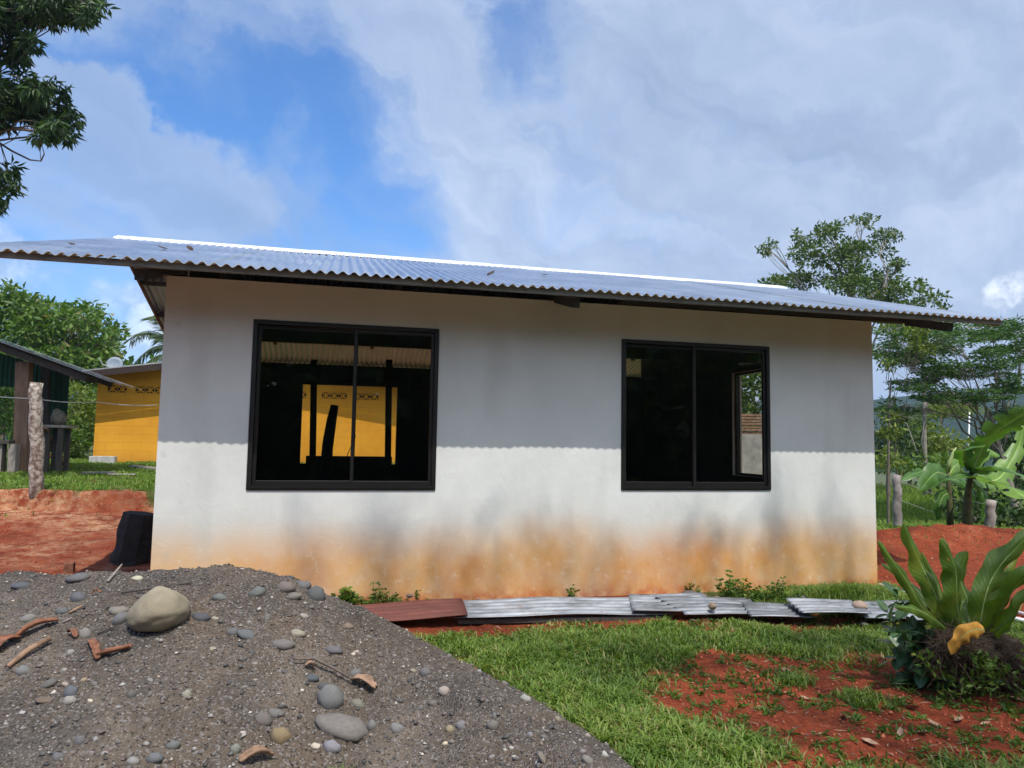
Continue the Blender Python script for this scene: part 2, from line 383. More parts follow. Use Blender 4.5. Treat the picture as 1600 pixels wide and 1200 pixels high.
def _wood(c, name, s=1.0):
    def f(t, p):
        m = t.new('ShaderNodeMapping'); m.inputs['Scale'].default_value = (6 * s, 6 * s, .8 * s); t.link(t.pos, m.inputs[0])
        n = t.noise(m.outputs[0], 4, 7, .65)
        t.link(t.ramp(n, [(.3, tuple(x * .6 for x in c)), (.7, tuple(x * 1.25 for x in c))]), p.inputs['Base Color'])
        p.inputs['Roughness'].default_value = .85; bump(t, n, .4, .006)
    return mat(name, f)
M['wood'] = _wood((.20, .12, .08), 'brown_timber')
M['wood_dark'] = _wood((.055, .045, .04), 'dark_timber')
M['wood_grey'] = _wood((.27, .23, .20), 'grey_timber')
def _char(t, p):
    n = t.noise(t.pos, 12, 7, .7)
    t.link(t.ramp(n, [(.3, (.010, .009, .008)), (.6, (.028, .022, .018)), (.8, (.08, .05, .035))]), p.inputs['Base Color'])
    p.inputs['Roughness'].default_value = .9; bump(t, n, .8, .02)
M['char'] = mat('dark_stump', _char)
def _yel(t, p):
    s = t.new('ShaderNodeSeparateXYZ'); t.link(t.pos, s.inputs[0]); c2 = t.new('ShaderNodeCombineXYZ'); t.link(s.outputs[0], c2.inputs[0]); t.link(s.outputs[2], c2.inputs[1])
    br = t.new('ShaderNodeTexBrick'); t.link(c2.outputs[0], br.inputs['Vector']); br.inputs['Scale'].default_value = 1.0; br.inputs['Brick Width'].default_value = .4; br.inputs['Row Height'].default_value = .2; br.inputs['Mortar Size'].default_value = .006
    n = t.noise(t.pos, 1.3, 7, .62); c = t.ramp(n, [(.3, (.62, .27, .010)), (.7, (.76, .36, .022))])
    c = t.mix(t.math('MULTIPLY', br.outputs['Fac'], .35), c, (.42, .18, .01)); c = t.mix(t.mrange(s.outputs[2], -.35, .05, .45, 0), c, (.40, .16, .03))
    t.link(c, p.inputs['Base Color']); p.inputs['Roughness'].default_value = .8; bump(t, t.math('SUBTRACT', n, br.outputs['Fac']), .4, .01)
M['yellow'] = mat('yellow_paint', _yel)
M['brownpaint'] = simple('brown_paint', (.035, .020, .017), .7, var=.25)
M['zincold'] = simple('weathered_zinc', (.40, .41, .40), .5, .5, var=.3, scale=5)
M['green'] = simple('green_sheet', (.010, .075, .040), .6, var=.3, scale=5)
M['white'] = simple('white_plastic', (.78, .76, .74), .5, var=.06)
M['paleblock'] = simple('pale_block', (.42, .42, .40), .9)
M['dish'] = simple('dish_paint', (.20, .24, .30), .5, var=.1)
M['sackc'] = simple('sack_cloth', (.14, .13, .10), .95, var=.5, scale=20)
M['redpl'] = simple('red_plastic', (.40, .03, .03), .6)
def _gsheet(rust, name):
    def f(t, p):
        m = t.new('ShaderNodeMapping'); m.inputs['Scale'].default_value = (.8, 3.0, 3.0); t.link(t.pos, m.inputs[0])
        n = t.noise(m.outputs[0], 3, 8, .68)
        if rust: c = t.ramp(n, [(.3, (.075, .022, .016)), (.6, (.14, .040, .028)), (.8, (.20, .085, .055))])
        else:
            oi = t.new('ShaderNodeObjectInfo')
            c = t.ramp(n, [(.34, (.10, .105, .11)), (.46, (.22, .23, .25)), (.58, (.34, .355, .39)), (.74, (.48, .50, .54))])
            c = t.mix(1.0, c, t.ramp(oi.outputs['Random'], [(0, (.75, .75, .75)), (1, (1.15, 1.15, 1.15))]), 'MULTIPLY')
            c = t.mix(t.mrange(t.noise(t.pos, 4, 7, .7), .60, .72, 0, .7), c, (.20, .11, .07))
        t.link(c, p.inputs['Base Color']); p.inputs['Metallic'].default_value = .1 if rust else .55
        p.inputs['Roughness'].default_value = .7 if rust else .48; bump(t, n, .15, .01)
    return mat(name, f)
M['gsheet'] = _gsheet(False, 'galvanised_sheet'); M['rsheet'] = _gsheet(True, 'rusty_sheet')
M['grass'] = leafmat('grass_blades', (.045, .090, .014), (.125, .21, .032), (.27, .36, .075), .35, .3, (.34, .28, .12))
M['tallgrass'] = leafmat('tall_grass', (.07, .13, .018), (.16, .26, .036), (.32, .41, .09), .4, .3)
M['leaf_mango'] = leafmat('mango_leaf', (.014, .038, .010), (.030, .074, .015), (.085, .160, .028), .22, .45)
M['leaf_round'] = leafmat('broad_leaf', (.040, .090, .014), (.090, .175, .024), (.200, .290, .050), .32, .4, (.28, .24, .10))
M['leaf_airy'] = leafmat('airy_leaf', (.030, .065, .014), (.080, .135, .024), (.165, .220, .050), .3, .35)
M['leaf_feather'] = leafmat('feathery_leaf', (.032, .080, .022), (.070, .150, .038), (.130, .220, .060), .3, .3)
M['leaf_yellow'] = leafmat('yellowish_leaf', (.06, .095, .016), (.135, .190, .028), (.29, .33, .065), .35, .3)
M['leaf_dark'] = leafmat('dark_scrub_leaf', (.016, .036, .010), (.040, .078, .018), (.090, .140, .034), .25, .3)
M['leaf_weed'] = leafmat('weed_leaf', (.045, .095, .016), (.090, .170, .026), (.200, .270, .050), .35, .3)
M['leaf_palm'] = leafmat('palm_leaf', (.040, .070, .030), (.075, .115, .050), (.130, .180, .080), .3, .4)
def _bigleaf(c1, c2, name, gl=.5, rough=.38):
    def f(t, p):
        m = t.new('ShaderNodeAttribute', attribute_name='rib'); a = t.new('ShaderNodeAttribute', attribute_name='along')
        wv = t.math('SINE', t.math('MULTIPLY', t.math('ADD', a.outputs['Fac'], t.math('MULTIPLY', m.outputs['Fac'], -.10)), 190.0))
        c = t.ramp(t.noise(t.pos, 7, 6, .6), [(.3, c1), (.7, c2)])
        c = t.mix(t.mrange(wv, .2, 1, 0, .25), c, tuple(x * .6 for x in c1))
        c = t.mix(t.mrange(m.outputs['Fac'], .0, .10, .7, 0), c, tuple(min(1, x * 1.8 + .05) for x in c2))
        t.link(c, p.inputs['Base Color']); p.inputs['Roughness'].default_value = rough; p.inputs['Specular IOR Level'].default_value = gl
        if name == 'strap_leaf':
            c = t.mix(t.mrange(t.noise(t.pos, 16, 6, .7), .60, .68, 0, .7), c, (.12, .075, .02))
            c = t.mix(t.mrange(t.noise(t.pos, 5, 4, .6), .52, .66, 0, .6), c, (.22, .24, .03))
            t.link(c, p.inputs['Base Color'])
        bump(t, wv, .12, .004)
        tr = t.new('ShaderNodeBsdfTranslucent'); t.link(t.mix(1.0, c, (1.6, 1.7, .5), 'MULTIPLY'), tr.inputs[0])
        mx = t.new('ShaderNodeMixShader'); mx.inputs[0].default_value = .3
        t.link(p.outputs[0], mx.inputs[1]); t.link(tr.outputs[0], mx.inputs[2]); t.link(mx.outputs[0], t.out.inputs[0])
    return mat(name, f)
M['banana'] = _bigleaf((.045, .115, .020), (.10, .21, .040), 'banana_leaf')
M['banana_lit'] = _bigleaf((.09, .19, .025), (.19, .32, .050), 'sunlit_banana_leaf')  # lighter copy of the banana leaf with sunlight painted in
M['nest'] = _bigleaf((.055, .11, .014), (.14, .215, .030), 'strap_leaf', .3, .5)
M['shrubleaf'] = _bigleaf((.035, .085, .028), (.085, .17, .055), 'glossy_leaf', .6, .3)
M['deadleaf'] = simple('orange_dead_leaf', (.46, .22, .03), .8, var=.5, scale=14)
M['dryleaf'] = simple('dry_leaf', (.27, .17, .11), .8, var=.35, scale=20)
M['bstem'] = simple('banana_stem', (.10, .095, .04), .7, var=.5, scale=9)
M['bspear'] = simple('rolled_leaf', (.30, .38, .14), .6, var=.2, scale=9)
M['roots'] = simple('root_fibres', (.055, .034, .022), .95, var=.5, scale=25, bmp=.8, bd=.02)
M['rootlet'] = simple('rootlets', (.085, .055, .034), .95, var=.4, scale=25, bmp=0)
M['orangeroot'] = M['rootlet']
def _hill(t, p):
    c = t.ramp(t.noise(t.pos, .06, 8, .7), [(.35, (.014, .036, .014)), (.55, (.026, .058, .020)), (.72, (.055, .095, .030))])
    t.link(c, p.inputs['Base Color']); p.inputs['Roughness'].default_value = 1; p.inputs['Specular IOR Level'].default_value = 0
    bump(t, t.noise(t.pos, .16, 8, .75), 1.0, 6)
M['hill'] = mat('wooded_hill', _hill)

# ------------------------------------------------------------------ terrain
def gz(x, y):
    x = np.asarray(x, float); y = np.asarray(y, float)
    z = np.full(np.broadcast(x, y).shape, -.872)
    z = z - .12 * sstep(-2.8, -5.5, y)
    L = 1 - sstep(3.5, 6.0, x)                     # the higher ground left of and behind the house
    out = np.maximum(sstep(-1.35, -1.75, x), sstep(5.15, 5.5, y))
    z = z + L * out * .20 * sstep(2.4, 5.0, y)
    by = 5.35 + (fbm(x, x * 0, .8, 3) - .5) * .9
    z = z + L * out * (.27 + .05 * (fbm(x, y, 4, 8) - .5)) * sstep(0, .16, y - by)
    z = z + L * .13 * sstep(5.6, 13, y)
    z = z + L * (-.1 * sstep(16, 40, y) - 12 * sstep(60, 200, y))
    z = z - (1 - L) * .45 * sstep(2.5, 9, y) - (1 - L) * (10 * sstep(14, 90, y))
    rough = .05 * (fbm(x, y, 1.2, 5) - .5) + .03 * (fbm(x, y, 6, 9, 3) - .5) + .018 * (fbm(x, y, 17, 14, 2) - .5)
    inh = (x > -1.3) & (x < 4.9) & (y > -.05) & (y < 5.1)
    z = z + rough * np.where(inh, 0, 1) * sstep(.0, .4, np.abs(y) + np.where((x < -1.3) | (x > 4.9), 1, 0))
    # red dirt mound right of the house
    for mx, my, mh, rx, ry in ((7.0, 1.6, .27, 1.2, .9), (8.7, 2.0, .20, 1.4, .9), (5.9, .9, .08, .8, .7)):
        z = z + mh * np.exp(-((x - mx) / rx) ** 2 - ((y - my) / ry) ** 2) * (1 + .5 * (fbm(x, y, 5, 2) - .5))
    return z
BARE = [(-0.2, 0, 0)]
def pe(u, v, ru, rv, a):   # a patch of the yard, given where it lies on the ground
    c = atZ(u, v, -.9); e = atZ(u + ru, v, -.9); g = atZ(u, v + rv, -.9)
    return (c[0], c[1], max(.05, abs(e[0] - c[0])), max(.05, abs(g[1] - c[1]) + .02), a)
PATCH = [pe(1200, 1065, 110, 28, -1.0), pe(1310, 1080, 120, 35, -.9), pe(1450, 1120, 190, 45, -1.1), pe(1560, 1080, 120, 60, -1.2), pe(1110, 1035, 40, 14, -.5),
         pe(1300, 1130, 170, 22, -.55), pe(1060, 1110, 60, 14, -.45), pe(1380, 975, 80, 9, -.7), pe(1250, 978, 60, 8, -.5), pe(1450, 1175, 200, 25, -.35),
         pe(900, 1010, 120, 40, .5), pe(900, 1120, 120, 50, .4), pe(1300, 1015, 90, 22, .35), pe(1180, 1170, 90, 30, .25), pe(1290, 925, 80, 15, .6), pe(1060, 1180, 90, 30, .35)]
def grass_mask(x, y):
    x = np.asarray(x, float); y = np.asarray(y, float)
    g = np.full(np.broadcast(x, y).shape, .61)
    for a, b, r1, r2, w_ in PATCH: g = g + (w_ * 1.35 if w_ < 0 else w_) * np.exp(-(((x - a) / r1) ** 2 + ((y - b) / r2) ** 2))
    # strip under the wall
    g = np.where((y > -1.0) & (y < .1) & (x > -1.4) & (x < 3.0), g - .5, g)
    left = (x < -1.3) & (y < 5.8)
    by = 5.65 + (fbm(x, x * 0, .8, 3) - .5) * .9 + (fbm(x, y, 1.6, 7) - .5) * 1.4
    lg = sstep(.0, .4, y - by)
    g = np.where(x < -1.3, lg * .85, g)
    back = (y > 5.0) & (x >= -1.3) & (x < 4.8); g = np.where(back, .45 + .3 * sstep(9.5, 10.5, y), g)  # grass thinned behind the house for warmer bounce under the eave
    rt = (x > 4.95)
    d = np.exp(-(((x - 7.0) / 2.0) ** 2 + ((y - 1.0) / 1.7) ** 2)) + .8 * np.exp(-(((x - 9.2) / 1.8) ** 2 + ((y - 1.6) / 1.2) ** 2)) + np.exp(-(((x - 5.2) / .7) ** 2 + ((y + .1) / 1.3) ** 2)) + np.exp(-(((x - 6) / 1.5) ** 2 + ((y + 1) / 1.2) ** 2))
    g = np.where(rt, .9 - 1.5 * d, g)
    far = sstep(12, 16, np.hypot(x, y)); g = g * (1 - far) + .95 * far
    return np.clip(g + (fbm(x, y, 3.0, 12, 5) - .5) * 1.0, 0, 1)
def axis(a, b, near0, near1, fine, n_out):
    mid = np.arange(near0, near1 + 1e-6, fine)
    lo = near0 - np.geomspace(fine * 1.5, near0 - a, n_out); hi = near1 + np.geomspace(fine * 1.5, b - near1, n_out)
    return np.concatenate([lo[::-1], mid, hi])
gx = axis(-420, 480, -8, 11, .04, 42); gy = axis(-60, 560, -4.5, 8, .04, 48)
GX, GY = np.meshgrid(gx, gy); GZ = gz(GX, GY); gm = grass_mask(GX, GY)
nx, ny = len(gx), len(gy)
ii = (np.arange(ny - 1)[:, None] * nx + np.arange(nx - 1)[None]).ravel()
lit = np.where((GX < -1.3) & (GY < 6), 1.0, np.where((GY > 5) & (GY < 10) & (GX > -1.3) & (GX < 4.8), 1.3, 0)) * np.clip(fbm(GX, GY, 1.1, 20) * 2 - .5, 0, 1)  # straw behind the house is unseen, added to bounce warm light under the eave
gobj = mesh_np('ground', np.stack([GX, GY, GZ], -1).reshape(-1, 3), np.stack([ii, ii + 1, ii + nx + 1, ii + nx], -1), M['ground'],
        attrs={'grass': gm.ravel(), 'litter': lit.ravel()}, smooth=True)
struct(gobj)
# far hills
def hills():
    V = []; n, m = 160, 24
    for j in range(m):
        for i in range(n):
            a = R_(-75 + 150 * i / (n - 1)); d = 260 + j * 22
            x = d * math.sin(a); y = -5 + d * math.cos(a)
            ridge = 42 + 26 * fbm(math.degrees(a) * .09, 0, 1, 4) + 12 * float(sstep(38, 60, math.degrees(a)))
            z = -26 + (ridge + 6) * float(sstep(0, 18, j)) + 7 * float(fbm(x, y, .02, 5)) - 3
            V.append((x, y, z))
    F = [(j * n + i, j * n + i + 1, (j + 1) * n + i + 1, (j + 1) * n + i) for j in range(m - 1) for i in range(n - 1)]
    return mesh_np('hills', V, F, M['hill'], smooth=True)
struct(hills())
def haze():
    b = MB(); b.box(-900, 900, -70, 900, -48, 75); m = bpy.data.materials.new('haze_air'); m.use_nodes = True; t = NT(m.node_tree); t.n.clear()
    v = t.new('ShaderNodeVolumePrincipled'); v.inputs['Color'].default_value = (.62, .78, 1, 1); v.inputs['Density'].default_value = .00048; v.inputs['Anisotropy'].default_value = .2
    o = t.new('ShaderNodeOutputMaterial'); t.link(v.outputs[0], o.inputs['Volume']); return b.build('haze', m)
hz = tag(haze(), 'thin bluish haze in the air over the valley', 'haze', kind='stuff')

# ------------------------------------------------------------------ the house
XL, XR, YB, ZB, ZT = -1.2725, 4.876, 5.0, -.872, 1.585
EY, EZ, RY, RZ = -.65, 1.546, 2.669, 2.508
GL, GR = -2.377, 5.738
SL = (RZ - EZ) / (RY - EY)
house = thing('house', 'unfinished white plastered house with two black windows and a zinc roof', 'house', (XL, 0, ZB))
HO = (XL, 0, ZB)
def wall(name, axis_, u0, u1, z0, top, c0, c1, holes, m, inner=1):
    "wall slab with rectangular holes; top may be a function of u"
    us = sorted({u0, u1, *[h[0] for h in holes], *[h[1] for h in holes], *([RY] if callable(top) and u0 < RY < u1 else [])})
    zs = sorted({z0, *[h[2] for h in holes], *[h[3] for h in holes]}) + ['top']
    tp = top if callable(top) else (lambda u: top)
    P = lambda u, c, z: (u, c, z) if axis_ == 'x' else (c, u, z)
    zz = lambda z, u: tp(u) if z == 'top' else z
    hole = lambda i, j: any(h[0] <= us[i] and us[i + 1] <= h[1] and h[2] <= zs[j] and (zs[j + 1] != 'top' and zs[j + 1] <= h[3]) for h in holes)
    ni, nj = len(us) - 1, len(zs) - 1; b = MB(); mi = []
    for i in range(ni):
        for j in range(nj):
            if hole(i, j): continue
            a, c = us[i], us[i + 1]; q = lambda u, cc, z: P(u, cc, zz(z, u))
            z1, z2 = zs[j], zs[j + 1]
            b.add([q(a, c0, z1), q(c, c0, z1), q(c, c0, z2), q(a, c0, z2)], [(0, 1, 2, 3)])
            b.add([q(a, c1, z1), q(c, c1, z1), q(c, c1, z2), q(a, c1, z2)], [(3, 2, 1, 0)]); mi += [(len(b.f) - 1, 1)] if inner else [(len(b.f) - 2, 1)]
            if i == 0 or hole(i - 1, j): b.add([q(a, c0, z1), q(a, c1, z1), q(a, c1, z2), q(a, c0, z2)], [(3, 2, 1, 0)])
            if i == ni - 1 or hole(i + 1, j): b.add([q(c, c0, z1), q(c, c1, z1), q(c, c1, z2), q(c, c0, z2)], [(0, 1, 2, 3)])
            if j == 0 or hole(i, j - 1): b.add([q(a, c0, z1), q(c, c0, z1), q(c, c1, z1), q(a, c1, z1)], [(3, 2, 1, 0)])
            if j == nj - 1 or hole(i, j + 1): b.add([q(a, c0, z2), q(c, c0, z2), q(c, c1, z2), q(a, c1, z2)], [(0, 1, 2, 3)])
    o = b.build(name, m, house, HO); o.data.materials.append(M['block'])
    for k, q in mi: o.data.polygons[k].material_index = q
    return o
W1 = (-.649, .7735, 0.0, 1.293); W2 = (2.347, 3.780, 0.0, 1.2931)
W2 = (2.347, 3.780, 0.0, 1.2945); W1 = (-.649, .7735, 0.0, 1.2945)
ZS = ZB - .3
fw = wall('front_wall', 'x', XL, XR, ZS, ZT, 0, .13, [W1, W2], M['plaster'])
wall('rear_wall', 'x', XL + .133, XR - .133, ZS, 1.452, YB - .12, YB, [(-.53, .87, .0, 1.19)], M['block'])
gt = lambda y: RZ - .07 - abs(y - RY) * SL
wall('left_wall', 'y', .133, YB, ZS, gt, XL + .002, XL + .13, [], M['plaster'])
wall('right_wall', 'y', .133, YB, ZS, gt, XR - .13, XR - .002, [(.85, 2.25, .03, 1.285)], M['plaster'], inner=0)
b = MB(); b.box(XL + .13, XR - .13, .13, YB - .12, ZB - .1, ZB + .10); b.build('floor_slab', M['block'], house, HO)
# corrugated roof sheets
PITCH = .0762
def corrugated(x0, x1, y0, z0, y1, z1, off=0.0, amp=.0115, rows=10, seg=8, thick=.0012, sag=0.0):
    n = int(round((x1 - x0) / PITCH * seg)); xs = np.linspace(x0, x1, n + 1)
    nrm = Vector((0, -(z1 - z0), (y1 - y0))).normalized()
    hh = amp * np.cos(2 * np.pi * xs / PITCH); V = []
    for s_ in (thick, -thick):
        for r in range(rows + 1):
            k = r / rows; y = y0 + (y1 - y0) * k; z = z0 + (z1 - z0) * k + sag * math.sin(math.pi * k)
            q = hh + off + s_
            V.append(np.stack([xs, y + nrm.y * q, z + nrm.z * q], -1))
    V = np.concatenate(V); m = n + 1; F = []; B = (rows + 1) * m
    i = (np.arange(rows)[:, None] * m + np.arange(n)[None]).ravel()
    F.append(np.stack([i, i + 1, i + m + 1, i + m], -1)); F.append(np.stack([B + i + m, B + i + m + 1, B + i + 1, B + i], -1))
    NB = len(V); V = np.concatenate([V, V]); i0 = 0
    e = np.arange(n)
    e = e + NB
    F.append(np.stack([B + e, B + e + 1, e + 1, e], -1)); k = rows * m + e; F.append(np.stack([k, k + 1, B + k + 1, B + k], -1))
    l = np.arange(rows) * m + NB; F.append(np.stack([l, l + m, B + l + m, B + l], -1)); l = l + n; F.append(np.stack([B + l, B + l + m, l + m, l], -1))
    return V, np.concatenate(F)
xb = [XL - .09, 1.765, XR + .36]
b = MB(); b.box(GL + .03, GR - .03, RY - .03, RY + .03, RZ - .10, RZ - .03); roofo = b.build('roof', M['steel_dark'], house, HO)
for x in (-.9, 0.45, 1.765, 3.2, 4.55):   # rafters under the sheets
    for sy in (1, -1):
        b = MB(); ya = .12 if sy == 1 else YB - .1
        b.beam((x, ya, RZ - abs(RY - ya) * SL - .115), (x, RY - .035 * sy, RZ - .125), .05, .08); b.build('rafter', M['steel_dark'], roofo, HO)
b = MB(); b.box(XL + .14, XR - .14, 3.96, 4.04, 1.635, 1.84); b.build('dark_cover_beam', M['steel_dark'], roofo, HO)  # added beam, hides the lit roof underside so the window top stays dark
nsheet = 11; wS = (GR - GL) / nsheet; nper = round(wS / PITCH)
edges = [GL + i * (GR - GL) / nsheet for i in range(nsheet + 1)]
for side in (0, 1):
    for i in range(nsheet):
        a, c = edges[i], edges[i + 1] + (.06 if i < nsheet - 1 else 0)
        j = random.uniform(-.003, .003)
        y0 = EY + j; z0 = EZ + j * SL
        if side: V, F = corrugated(a, c, 2 * RY - y0, z0, RY - .0, RZ, off=.0 + .004 * (i % 2)); F = F[:, ::-1]
        else: V, F = corrugated(a, c, y0, z0, RY, RZ, off=.0 + .004 * (i % 2))
        V = V - np.array(HO)
        rs_ = mesh_np('roof_sheet', V, F, M['zinc'], roofo, smooth=True); rs_.data.materials.append(M['zinc_bounce'])
        nf = len(F); ntop = 10 * int(round((c - a) / PITCH * 8)); mi = np.zeros(nf, int); mi[ntop:] = 1; rs_.data.polygons.foreach_set('material_index', mi)
# ridge cap: folded sheet
def extr(profile, x0, x1, name, m, par, jag=0):
    n = len(profile); b = MB(); V = [(x, y, z) for x in (x0, x1) for y, z in profile]
    F = [(i, (i + 1) % n, n + (i + 1) % n, n + i) for i in range(n)] + [tuple(range(n))[::-1], tuple(range(n, 2 * n))]
    b.add(V, F); return b.build(name, m, par, HO)
d = .15; zt_ = .024
nc = 4; cl = (GR - GL) / nc
for i in range(nc):
    o_ = .0035 * (i % 2)
    extr([(RY - d, RZ + zt_ - d * SL + o_), (RY, RZ + zt_ + .012 + o_), (RY + d, RZ + zt_ - d * SL + o_), (RY + d, RZ + zt_ - d * SL - .003 + o_), (RY, RZ + zt_ + .009 + o_), (RY - d, RZ + zt_ - .004 - d * SL + o_), (RY - d - .001, RZ + zt_ - .022 - d * SL + o_), (RY - d - .004, RZ + zt_ - .022 - d * SL + o_)],
         GL + .0 + i * cl, GL + (i + 1) * cl + (.04 if i < nc - 1 else 0), 'ridge_cap', M['ridge'], roofo)
# eave channels, purlins, plates
for y, zc in ((EY + .065, EZ + .065 * SL - .014), (2 * RY - EY - .065, EZ + .065 * SL - .014)):
    b = MB(); b.box(GL + .01, GR - .01, y - .02, y + .02, zc - .040, zc); b.build('eave_channel', M['steel'], roofo, HO)
for k in (.95, 1.8, RY - .08, RY + .08, 3.55, 4.4):
    zc = RZ - abs(k - RY) * SL - .014
    b = MB(); b.box(GL + .03, GR - .03, k - .025, k + .025, zc - .05, zc); b.build('purlin', M['steel_dark'], roofo, HO)
for y, x_0, x_1 in ((.07, XL - .095, XL + .12), (.07, 2.35, XR + .43), (YB - .06, XL - .095, XR + .43)):
    b = MB(); b.box(x_0, x_1, y - .045, y + .045, 1.60 if y < 1 else 1.755, 1.665 if y < 1 else 1.80); b.build('wall_plate', M['steel_dark'], roofo, HO)
b = MB()
for x in (XL - .06, 1.765, XR + .395):
    b.beam((x, -.01, 1.605), (x, -.50, 1.475), .06, .075)
for x in (XL - .06, 1.765, XR + .395):
    b.beam((x, YB, 1.60), (x, YB + .45, 1.475), .06, .075)
MBb = b
for k in range(6):
    o = MB(); o.v = b.v[k * 8:(k + 1) * 8]; o.f = [(0, 1, 2, 3), (7, 6, 5, 4), (0, 4, 5, 1), (1, 5, 6, 2), (2, 6, 7, 3), (3, 7, 4, 0)]
    o.build('rafter_tail', M['steel_dark'], roofo, HO)
# gable flashing boards under the left and right sheet edges
for x in (GL + .02, GR - .02):
    for s_ in (0, 1):
        y0, y1 = (EY + .08, RY - .01) if s_ == 0 else (2 * RY - EY - .08, RY + .01)
        z0 = RZ - abs(y0 - RY) * SL - .045
        b = MB(); b.beam((x, y0, z0), (x, y1, RZ - .045), .02, .05); b.build('gable_trim', M['wood'], roofo, HO)
# windows
def window(x0, x1, z0, z1, vertical_bar, y=0.0):
    e = .003
    x0 += e; x1 -= e; z0 += e; z1 -= e
    f = .032; b = MB()
    yo, yi = y - .012, y + .075
    b.box(x0, x0 + f, yo, yi, z0, z1); b.box(x1 - f, x1, yo, yi, z0, z1)
    b.box(x0 + f, x1 - f, yo, yi, z0, z0 + f * .7); b.box(x0 + f, x1 - f, yo, yi, z1 - f, z1)
    w = b.build('window', M['bronze'], house, HO, bevel=.003)
    def sash(a, c, yy, zb):
        s_ = .025; b = MB(); zt = z1 - f - .002
        b.box(a, a + s_, yy, yy + .024, zb, zt); b.box(c - s_, c, yy, yy + .024, zb, zt)
        b.box(a + s_, c - s_, yy, yy + .024, zb, zb + .045); b.box(a + s_, c - s_, yy, yy + .024, zt - s_, zt)
        b.build('sash', M['bronze'], w, (0, 0, 0), bevel=.002).location = (-XL, 0, -ZB)
        g = MB(); g.box(a + s_ - .004, c - s_ + .004, yy + .010, yy + .014, zb + .041, zt - s_ + .004)
        o = g.build('pane', M['glass'], w, (0, 0, 0)); o.location = (-XL, 0, -ZB)
    m_ = (x0 + x1) / 2 + vertical_bar
    sash(x0 + f + .001, m_ + .016, y + .036, z0 + f * .7 + .001)
    sash(m_ - .016, x1 - f - .001, y + .008, z0 + f * .7 + .001)
    # lip of the lower track
    b = MB(); b.box(x0 + f, x1 - f, y - .016, y - .0125, z0 + f * .7 - .01, z0 + f * .7 + .012); o = b.build('sill_track', M['bronze'], w, (0, 0, 0)); o.location = (-XL, 0, -ZB)
    return w
for a, vb in ((W1, .06), (W2, -.02)):
    w_ = window(a[0], a[1], a[2], a[3], vb)
    for c in w_.children: c.location = (0, 0, 0) if False else c.location
# fix: children of window were built in world coordinates; window part origin equals the house base
# rear openings have plain frames
b = MB()
for x0, x1 in ((-.53, .87),):
    b.box(x0 + .002, x0 + .03, YB - .10, YB - .02, .002, 1.188); b.box(x1 - .03, x1 - .002, YB - .10, YB - .02, .002, 1.188)
    b.box(x0 + .03, x1 - .03, YB - .10, YB - .02, .002, .03); b.box(x0 + .03, x1 - .03, YB - .10, YB - .02, 1.16, 1.188)
b.build('rear_window_frame', M['bronze'], house, HO)
b = MB(); X = XR - .09
b.box(X, X + .05, .852, .88, .032, 1.283); b.box(X, X + .05, 2.22, 2.248, .032, 1.283); b.box(X, X + .05, .88, 2.22, .032, .06); b.box(X, X + .05, .88, 2.22, 1.255, 1.283)
b.build('side_window_frame', M['bronze'], house, HO)
# timber frame inside
tf = thing('timber_frame', 'dark upright timbers joined by a low board inside the house behind the larger-view left window', 'timber frame', (.1, 4.3, ZB + .10))
tf['label'] = 'dark timber frame of two posts and a low board seen through the left window'
TO = (.1, 4.3, ZB + .10)
for u in (491, 608):
    p0 = atY(u, 712, 4.3); p1 = atY(u, 562, 4.3)
    b = MB(); b.beam((p0[0], 4.3, ZB + .10), (p1[0], 4.3, p1[2]), .085, .06, up=(0, 1, 0)); b.build('post', M['wood_dark'], tf, TO)
p0 = atY(478, 719, 4.25); p1 = atY(612, 719, 4.25)
b = MB(); b.box(p0[0], p1[0], 4.20, 4.25, p0[2] - .06, p0[2] + .06); b.build('board', M['wood_dark'], tf, TO)

# ------------------------------------------------------------------ foliage helpers
def leaf_mesh(C, A, L, Wd, rnd, fold=.15):
    "one folded leaf (two triangles a side) per centre C along axis A"
    n = len(C); A = A / np.linalg.norm(A, axis=1, keepdims=True)
    rv = rng.normal(size=(n, 3)); S = np.cross(A, rv); S /= np.linalg.norm(S, axis=1, keepdims=True); N = np.cross(S, A)
    L = np.broadcast_to(L, n)[:, None]; Wd = np.broadcast_to(Wd, n)[:, None]
    V = np.empty((n, 4, 3)); V[:, 0] = C; V[:, 1] = C + A * L * .45 + S * Wd / 2 + N * L * fold; V[:, 2] = C + A * L; V[:, 3] = C + A * L * .45 - S * Wd / 2 + N * L * fold
    i = np.arange(n) * 4; F = np.concatenate([np.stack([i, i + 1, i + 2], -1), np.stack([i, i + 2, i + 3], -1)])
    return V.reshape(-1, 3), F, np.repeat(rnd, 4)
def pts_in(clumps, n_each, flat=1.0, shell=.5, area=1.0):
    C = []; K = []
    for k, (c, r, *_) in enumerate(clumps):
        n = max(3, int(n_each * 6 * (r[0] * r[1] * r[2]) ** (2 / 3) / area))
        d = rng.normal(size=(n, 3)); d /= np.linalg.norm(d, axis=1, keepdims=True)
        rr = rng.random(n) ** (1 / 3) * (1 - shell) + shell * rng.random(n) ** .2
        lump = 1 + .3 * np.sin(d[:, 0] * 5 + k) * np.cos(d[:, 1] * 4 + k * 2)
        C.append(np.asarray(c) + d * (rr * lump)[:, None] * np.asarray(r)); K.append(np.stack([d[:, 0], d[:, 1], d[:, 2]], -1))
    return np.concatenate(C), np.concatenate(K)
def bez(a, b, c, n):
    t_ = np.linspace(0, 1, n)[:, None]; return (1 - t_) ** 2 * a + 2 * t_ * (1 - t_) * b + t_ ** 2 * c
